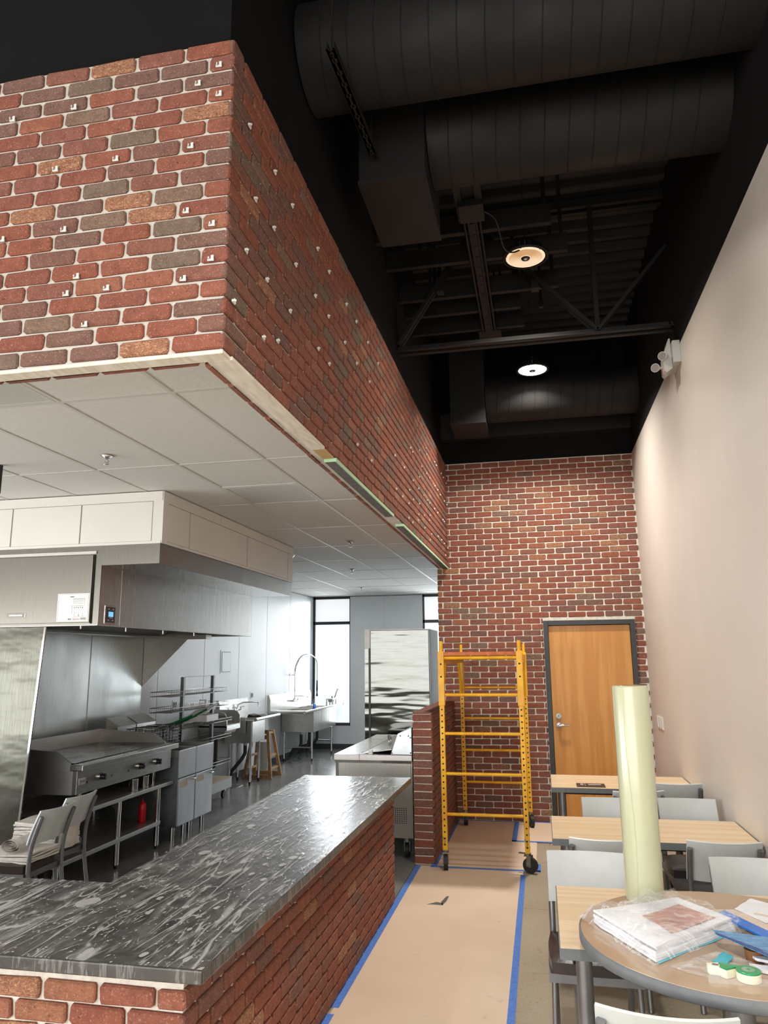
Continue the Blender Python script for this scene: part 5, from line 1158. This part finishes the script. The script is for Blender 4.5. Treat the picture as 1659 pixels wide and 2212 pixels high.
SIDE_SP = [(2.405, 3.819), (2.693, 3.818), (2.484, 3.549), (2.924, 3.808), (2.695, 3.552), (2.408, 3.281), (3.326, 3.824), (2.986, 3.545), (3.54, 3.812), (2.629, 3.279), (3.294, 3.545), (3.91, 3.805), (2.308, 3.022), (2.918, 3.281), (3.533, 3.549), (4.152, 3.809), (2.607, 3.016), (2.77, 3.073), (3.874, 3.549), (4.469, 3.809), (3.354, 3.288), (3.552, 3.287), (4.163, 3.538), (4.792, 3.793), (4.511, 3.55), (4.174, 3.023), (6.113, 3.551), (6.228, 3.546), (6.614, 3.67), (7.05, 3.815), (7.071, 3.756), (5.387, 3.285), (4.562, 3.026), (7.659, 3.832), (7.798, 3.828), (6.733, 3.545), (5.789, 3.292), (7.044, 3.552), (8.211, 3.839), (7.257, 3.558), (6.584, 3.405), (8.412, 3.84), (6.226, 3.287), (8.662, 3.828), (6.033, 3.159), (5.425, 3.031), (6.518, 3.28), (7.65, 3.564), (7.862, 3.567), (8.083, 3.56), (5.689, 3.028), (6.209, 3.111), (6.838, 3.286), (7.067, 3.286), (5.978, 3.032), (6.554, 3.146), (7.219, 3.29), (8.44, 3.562), (8.696, 3.571), (7.574, 3.301), (7.818, 3.304), (6.841, 3.091), (7.232, 3.165), (6.491, 3.034), (5.966, 2.904), (6.165, 2.902), (7.162, 3.102), (8.27, 3.308), (8.391, 3.309), (6.459, 2.975), (6.854, 2.973), (7.299, 2.985), (7.809, 3.043), (7.195, 2.91), (8.105, 3.05), (8.339, 3.045), (8.673, 3.041), (8.438, 2.924)]
first = True
for u, z in FRONT_SP:
    o = spo if first else spo.copy()
    if not first: COL.objects.link(o)
    first = False
    place(o, (u, YS-0.004, z), 0)
for u, z in SIDE_SP:
    o = spo.copy(); COL.objects.link(o); o['group'] = SG+' on the bulkhead side'
    place(o, (XS+0.004, u, z), PI/2, SPL['side'])

# ================================================================ TABLES
def rect_table(label, x0, x1, y0, y1, z):
    t = thing('dining_table', label, 'table', ((x0+x1)/2, (y0+y1)/2, 0), 'rectangular dining tables')
    MB().box(x0+0.004, x1-0.004, y0+0.004, y1-0.004, z-0.032, z).build('tabletop', MAPLE, t)
    e = MB().box(x0, x1, y0, y0+0.004, z-0.038, z-0.0015).box(x0, x1, y1-0.004, y1, z-0.038, z-0.0015).box(x0, x0+0.004, y0+0.004, y1-0.004, z-0.038, z-0.0015).box(x1-0.004, x1, y0+0.004, y1-0.004, z-0.038, z-0.0015)
    e.build('edge_band', TABLE_EDGE, t)
    MB().box(x0+0.07, x1-0.07, y0+0.07, y1-0.07, z-0.06, z-0.033).build('under_frame', BLACK_STEEL, t)
    for x in (x0+0.085, x1-0.085):
        for y in (y0+0.07, y1-0.085):
            MB().cyl((x, y, 0.0), (x, y, z-0.033), 0.029, seg=16).build('leg', LEGGREY, t)
rect_table('maple topped dining table nearest the oak door', 0.03, XR-0.006, 6.385, 7.07, 0.74)
rect_table('middle maple topped dining table between the two chair rows', 0.012, XR-0.006, 4.635, 5.27, 0.74)
rect_table('maple topped dining table partly under the round table', 0.014, XR-0.006, 2.962, 3.722, 0.74)
RC = (0.588, 2.908); RZ = 0.83; RR = 0.504
rt_ = thing('round_table', 'round taupe topped pedestal table with a thick grey edge', 'table', (RC[0], RC[1], 0))
MB().lathe([(0.0, RZ), (RR-0.006, RZ), (RR-0.005, RZ-0.004), (RR-0.005, RZ-0.034), (0, RZ-0.034)], (RC[0], RC[1], 0), 72, smooth=False).build('tabletop', TAUPE, rt_)
MB().lathe([(RR-0.005, RZ-0.001), (RR, RZ-0.004), (RR, RZ-0.034), (RR-0.005, RZ-0.038), (RR-0.02, RZ-0.038)], (RC[0], RC[1], 0), 72).build('edge_band', TABLE_EDGE, rt_)
MB().cyl((RC[0], RC[1], 0.03), (RC[0], RC[1], RZ-0.036), 0.047, seg=24).build('pedestal', LEGGREY, rt_)
MB().lathe([(0, 0.0), (0.27, 0.0), (0.27, 0.012), (0.10, 0.03), (0.0, 0.034)], (RC[0], RC[1], 0), 36).build('base_plate', LEGGREY, rt_)
tag(MB().box(0.232, 0.455, 6.43, 6.60, 0.7405, 0.7445).build('menu_holder', BLACKP, bevel=0.001), 'black flat card folder on the table near the door', 'folder')
mh = bpy.data.objects['menu_holder']; WP['menu_holder'] = Vector()
MB().obb((0.375, 6.53, 0.746), (0.05, 0.004, 0), (0.002, -0.018, 0), (0,0,0.0012)).obb((0.275, 6.535, 0.7455), (0.012,0,0), (0,0.03,0), (0,0,0.0006)).obb((0.300, 6.53, 0.7455), (0.002,0,0), (0,0.055,0), (0,0,0.0006)).build('silver_print', SILVERLBL, mh)

# ================================================================ CHAIRS
def chair():
    t = thing('dining_chair', 'x', 'chair', (0, 0, 0), 'dining chairs')
    W_ = 0.185
    c = MB(); G = []
    for i in range(9):                                       # cushion, slightly domed
        row = []
        for j in range(9):
            u, v = i/4-1, j/4-1
            x = 0.195*u*(1-0.06*v*v); y = 0.195*v*(1-0.05*u*u)+0.01
            row.append(((x, y, 0.452+0.020*(1-u**6)*(1-v**6)), (0, 0, 1)))
        G.append(row)
    c.plate(G, 0.045); c.build('seat', VINYL, t, bevel=0.008)
    f = MB()
    for x in (-0.185, 0.185): f.box(x-0.012, x+0.012, -0.19, 0.19, 0.392, 0.428)
    f.box(-0.173, 0.173, 0.166, 0.19, 0.392, 0.428).box(-0.173, 0.173, -0.19, -0.166, 0.392, 0.428).build('seat_frame', LEGGREY, t)
    for s in (-1, 1):
        P = [(s*0.172, -0.285, 0.0), (s*0.172, -0.235, 0.22), (s*0.172, -0.205, 0.42), (s*0.172, -0.215, 0.58), (s*0.172, -0.250, 0.70), (s*0.172, -0.278, 0.775)]
        MB().tube(smooth_path(P, 4), 0.0145, 10).build('back_post', LEGGREY, t)
        MB().tube([(s*0.175, 0.165, 0.40), (s*0.185, 0.205, 0.0)], 0.0125, 10).build('front_leg', LEGGREY, t)
        MB().bar((s*0.178, 0.14, 0.30), (s*0.174, -0.20, 0.395), 0.012, 0.020).build('side_stretcher', LEGGREY, t)
    G = []
    for j in range(6):
        z = 0.60+0.21*j/5; row = []
        for i in range(15):
            u = i/7-1
            yb = -0.190-0.085*((z-0.60)/0.21)**1.2-0.018*0 + 0.036*(u*u) - 0.034
            n = Vector((-0.12*u*2, 1, 0.35)).normalized()
            row.append(((W_*u*(1-0.00*u), yb, z+0.004*(u*u)), n))
        G.append(row)
    MB().plate(G, 0.011).build('backrest', CHAIRWHITE, t, bevel=0.003)
    return t
ch0 = chair()
CH = [  # x, y of the backrest line, direction (1 = faces the far wall, -1 = faces the camera), turn, label
 (0.285, 4.36, 1, 0.0, 'white backed chair at the middle table, left one with its back to the camera'),
 (0.885, 4.40, 1, 0.02, 'white backed chair at the middle table, right one with its back to the camera'),
 (0.165, 4.02, -1, 0.0, 'white backed chair facing the camera behind the left of the near table'),
 (0.925, 4.02, -1, -0.02, 'white backed chair facing the camera behind the right of the near table'),
 (0.410, 5.53, -1, 0.0, 'white backed chair facing the camera behind the left of the middle table'),
 (0.915, 5.58, -1, 0.0, 'white backed chair facing the camera behind the right of the middle table'),
 (0.957, 6.27, 1, 0.0, 'white backed chair at the door table, tucked close to the beige wall'),
 (0.635, 5.88, 1, 0.22, 'white backed chair at the door table, turned and half hidden by the roll'),
 (0.285, 2.36, 1, -0.06, 'nearest white backed chair in front of the round table')]
for k, (x, y, d, a, lb) in enumerate(CH):
    o = ch0 if k == 0 else copy_tree(ch0)
    rz = a if d > 0 else PI+a
    off = Vector((0, 0.255, 0)); off.rotate(Matrix.Rotation(rz, 3, 'Z'))
    place(o, (x+off.x, y+off.y, 0), rz, lb)
for x, y, lb in ((-3.235, 4.70, 'white backed chair with rolled linen on its seat behind the counter'), (-3.345, 5.13, 'white backed chair with stacked linen on its seat next to the griddle')):
    o = copy_tree(ch0); place(o, (x-0.255, y, 0), PI/2, lb)

# linens on the two chairs behind the counter
ln = thing('rolled_linen', 'white tablecloths rolled and folded on the left kitchen chair', 'linen', (-3.47, 4.70, 0.48))
def fold(x0, x1, y0, y1, z, layers, th, seed):
    r = random.Random(seed); b = MB()
    for k in range(layers):
        G = []
        for i in range(7):
            row = []
            for j in range(7):
                u, v = i/6, j/6
                row.append(((x0+(x1-x0)*u+r.uniform(-.004,.004), y0+(y1-y0)*v+r.uniform(-.004,.004), z+th*k+0.004*math.sin(u*5+k)+0.003*math.sin(v*6+k*2)), (0,0,1)))
            G.append(row)
        b.plate(G, th*0.8)
    return b
fold(-3.68, -3.30, 4.54, 4.86, 0.490, 4, 0.013, 3).build('folded_layers', CLOTH, ln, bevel=0.003)
rl = MB(); SPI = []
for k in range(60):
    a = k*0.32; r = 0.012+0.0010*k; SPI.append((r*math.cos(a), r*0.62*math.sin(a)))
vs = []; m_ = len(SPI)
for y in (4.535, 4.62, 4.75, 4.865):
    for p in SPI: vs.append((-3.44+p[0], y, 0.588+p[1]))
rl.add(vs, [(q*m_+i, q*m_+i+1, (q+1)*m_+i+1, (q+1)*m_+i) for q in range(3) for i in range(m_-1)], 0, True)
rl.build('cloth_roll', CLOTH, ln)
l2 = thing('stacked_linen', 'stack of folded white cloths on the right kitchen chair', 'linen', (-3.58, 5.13, 0.48))
fold(-3.76, -3.42, 4.985, 5.275, 0.490, 9, 0.017, 5).build('folded_stack', CLOTH, l2, bevel=0.003)
dr_ = []
for i in range(10):
    row = []
    for j in range(8):
        u, v = i/9, j/7
        row.append(((-3.405+0.012*math.sin(v*9+u*3), 4.99+0.27*v+0.01*math.sin(u*7), 0.665-0.215*u), (1, 0, 0.1)))
    dr_.append(row)
MB().plate(dr_, 0.006).build('hanging_corner', CLOTH, l2)

# ================================================================ ON THE ROUND TABLE
TX, TY = 0.352, 3.262
tb = thing('film_roll', 'tall pale green yellow plastic film roll standing on the round table', 'roll', (TX, TY, RZ))
MB().lathe([(0.040, RZ+0.001), (0.0705, RZ+0.001), (0.0715, RZ+0.006), (0.0715, RZ+0.806), (0.0700, RZ+0.812), (0.040, RZ+0.812)], (TX, TY, 0), 48).build('wound_film', FILMTUBE, tb)
MB().lathe([(0.036, RZ+0.001), (0.040, RZ+0.001), (0.040, RZ+0.815), (0.036, RZ+0.815), (0.036, RZ+0.001)], (TX, TY, 0), 32).build('cardboard_core', CARDB, tb)
sg_ = MB(); q = []
for k in range(30):
    a = -2.05+0.10*math.sin(k*0.21)+0.015*math.sin(k*1.9); z = RZ+0.02+k*0.027
    q.append((TX+0.0713*math.cos(a), TY+0.0713*math.sin(a), z))
sg_.tube(q, 0.0016, 5).build('film_edge', FILMTUBE, tb)

# wrapped bundle of papers in a clear bag
pk = thing('wrapped_package', 'clear plastic wrapped bundle of white papers with a pink card', 'package', (0.37, 2.93, RZ))
CN = [(0.135, 2.955), (0.30, 2.625), (0.605, 2.955), (0.455, 3.165)]
def slab(cn, z0, z1, j, seed, n=6, wob=0.004, sag=0.0):
    r = random.Random(seed); G = []
    for i in range(n+1):
        row = []
        for k in range(n+1):
            u, v = i/n, k/n
            x = (cn[0][0]*(1-u)+cn[1][0]*u)*(1-v)+(cn[3][0]*(1-u)+cn[2][0]*u)*v
            y = (cn[0][1]*(1-u)+cn[1][1]*u)*(1-v)+(cn[3][1]*(1-u)+cn[2][1]*u)*v
            e = 1 if 0 < i < n and 0 < k < n else 0
            row.append(((x+r.uniform(-j, j), y+r.uniform(-j, j), (z0+z1)/2+r.uniform(-wob, wob)*e-sag*(1-e)), (0, 0, 1)))
        G.append(row)
    return MB().plate(G, z1-z0)
shr = lambda f, dx=0, dy=0: [((x-0.37)*f+0.37+dx, (y-2.925)*f+2.925+dy) for x, y in CN]
for k in range(4): slab(shr(1.0-0.01*k, 0.006*(k % 2), 0.004*k), RZ+0.003+k*0.009, RZ+0.0115+k*0.009, 0.004, k+2, wob=0.0005).build('paper_stack', PAPERW, pk)
slab(shr(0.97), RZ+0.040, RZ+0.046, 0.005, 21, wob=0.003, sag=0.002).build('top_sheet', PAPERW, pk)
PC = [(0.30, 2.91), (0.372, 2.755), (0.54, 2.93), (0.445, 3.055)]
slab(PC, RZ+0.0475, RZ+0.0495, 0.003, 9, wob=0.001).build('pink_card', PINKP, pk)
slab([(x+0.008, y-0.012) for x, y in shr(0.97)], RZ+0.0012, RZ+0.0022, 0.003, 4, wob=0.0002).build('teal_sheet', TEALP, pk)
cf = MB(); r = random.Random(5); nb = 26; vs = []
BX = [(0.09, 2.99), (0.29, 2.585), (0.66, 2.97), (0.47, 3.245)]
for i in range(nb+1):
    for k in range(nb+1):
        u, v = i/nb, k/nb
        x = (BX[0][0]*(1-u)+BX[1][0]*u)*(1-v)+(BX[3][0]*(1-u)+BX[2][0]*u)*v
        y = (BX[0][1]*(1-u)+BX[1][1]*u)*(1-v)+(BX[3][1]*(1-u)+BX[2][1]*u)*v
        m = min(u, 1-u, v, 1-v)
        h = 0.054*min(1, m/0.10)+0.004+0.006*r.random()+0.010*math.sin(u*19+v*7)*math.sin(v*23+u*4)*min(1, m*8+0.25)*(0.6 if m > 0.12 else 1)
        if m > 0.13: h = max(h, 0.054)
        vs.append((x, y, RZ+max(0.003, h)))
cf.add(vs, [(i*(nb+1)+k, (i+1)*(nb+1)+k, (i+1)*(nb+1)+k+1, i*(nb+1)+k+1) for i in range(nb) for k in range(nb)], 0, True)
cf.build('clear_bag', CLEAR, pk)
b2 = MB(); vs = []                                           # crumpled mouth of the bag towards the roll
for i in range(15):
    for k in range(15):
        u, v = i/14, k/14
        vs.append((0.20+0.30*u+0.03*v, 3.06+0.10*u+0.05*v, RZ+0.01+0.075*v*math.sin(PI*u)*(1-0.3*v)+0.010*math.sin(u*21)*v+0.006*math.sin(v*17+u*9)))
b2.add(vs, [(i*15+k, (i+1)*15+k, (i+1)*15+k+1, i*15+k+1) for i in range(14) for k in range(14)], 0, True)
b2.build('bag_mouth', CLEAR, pk)
b3 = slab([(0.34, 2.60), (0.46, 2.52), (0.60, 2.66), (0.50, 2.75)], RZ+0.002, RZ+0.006, 0.006, 33, wob=0.004); b3.build('bag_tail', CLEAR, pk)
slab([(0.47, 2.655), (0.50, 2.62), (0.545, 2.70), (0.52, 2.735)], RZ+0.008, RZ+0.0095, 0.003, 8, wob=0.002).build('blue_flap', TEALP, pk)

# tape dispenser
TDX, TDY = 0.548, 2.545
td = thing('tape_dispenser', 'small ivory and green hand tape dispenser at the table edge', 'tape dispenser', (0.50, 2.53, RZ))
out = [(TDX+0.034*math.cos(a), TDY+0.034*math.sin(a)) for a in [x*PI/12 for x in range(-14, 9)]]
body = out+[(0.497, 2.583), (0.462, 2.592), (0.440, 2.580), (0.443, 2.566), (0.470, 2.556), (0.487, 2.540)]
MB().prism(body, 'z', RZ+0.0005, RZ+0.024).build('lower_shell', IVORY, td, bevel=0.002)
top_ = out+[(0.497, 2.583), (0.478, 2.588), (0.474, 2.560), (0.487, 2.540)]
MB().prism(top_, 'z', RZ+0.0242, RZ+0.029).build('green_cover', GREENT, td, bevel=0.001)
MB().prism([(0.474, 2.588), (0.441, 2.580), (0.443, 2.566), (0.470, 2.558)], 'z', RZ+0.0242, RZ+0.028).build('ivory_nose', IVORY, td)
MB().lathe([(0.006, 0), (0.018, 0), (0.018, 0.0016), (0.006, 0.0016)], (TDX, TDY, RZ+0.0291), 20).build('tape_core', CLEARP, td)
MB().obb((0.458, 2.556, RZ+0.013), (0.016, -0.004, 0), (0.0004, 0.001, 0), (0,0,0.012)).build('tape_tongue', CLEARP, td)
MB().obb((0.462, 2.566, RZ+0.0295), (0.008, -0.002, 0), (0.0012, 0.004, 0), (0,0,0.0012)).build('cutter', ZINC, td)
MB().box(0.430, 0.590, 2.505, 2.512, RZ+0.0005, RZ+0.020).build('clear_sleeve', CLEARP, td)

# papers, film strips and printed cards on the right of the table
def sheet(name, cn, z, mat, label, cat, th=0.0012, seed=1, wob=0.002):
    o = slab(cn, z, z+th, 0.002, seed, wob=wob).build(name, mat); return tag(o, label, cat)
sheet('white_envelope', [(0.66, 3.19), (0.73, 3.05), (0.905, 3.17), (0.75, 3.33)], RZ+0.004, PAPERW, 'white envelope at the back of the round table', 'envelope', seed=3)
sheet('paper_sheet', [(0.55, 3.17), (0.68, 2.90), (0.95, 3.00), (0.70, 3.20)], RZ+0.0015, PAPERB, 'buff creased paper sheet under the bright blue film strip', 'paper', seed=6)
sheet('blue_film_strip', [(0.603, 3.078), (0.570, 3.04), (0.755, 2.60), (0.82, 2.62)], RZ+0.026, BLUEP, 'folded bright blue film strip on the round table', 'film', th=0.006, seed=7, wob=0.004)
c_ = sheet('printed_card', [(0.507, 2.82), (0.512, 2.775), (0.72, 2.47), (0.79, 2.75)], RZ+0.044, SKYP, 'blue sky printed card with navy border on the round table', 'card', th=0.0014, seed=9)
WP[c_.name] = Vector()
slab([(0.511, 2.792), (0.5125, 2.776), (0.72, 2.472), (0.737, 2.515)], RZ+0.0460, RZ+0.0468, 0.001, 9, wob=0.0005).build('navy_border', NAVY, c_)
tag(MB().cyl((0.605, 2.705, RZ+0.001), (0.605, 2.705, RZ+0.033), 0.026, 0.030, 20).build('brown_cup', BROWNP), 'small brown cup under the printed card', 'cup')
for k, (cn, lb) in enumerate(((((0.575, 2.65), (0.60, 2.60), (0.80, 2.52), (0.80, 2.62)), 'lower folded white paper at the right of the tape dispenser'), (((0.585, 2.70), (0.60, 2.66), (0.80, 2.58), (0.80, 2.66)), 'upper folded white paper at the right of the tape dispenser'))):
    sheet('folded_paper', cn, RZ+0.002+0.012*k, PAPERW, lb, 'paper', th=0.008, seed=12+k)
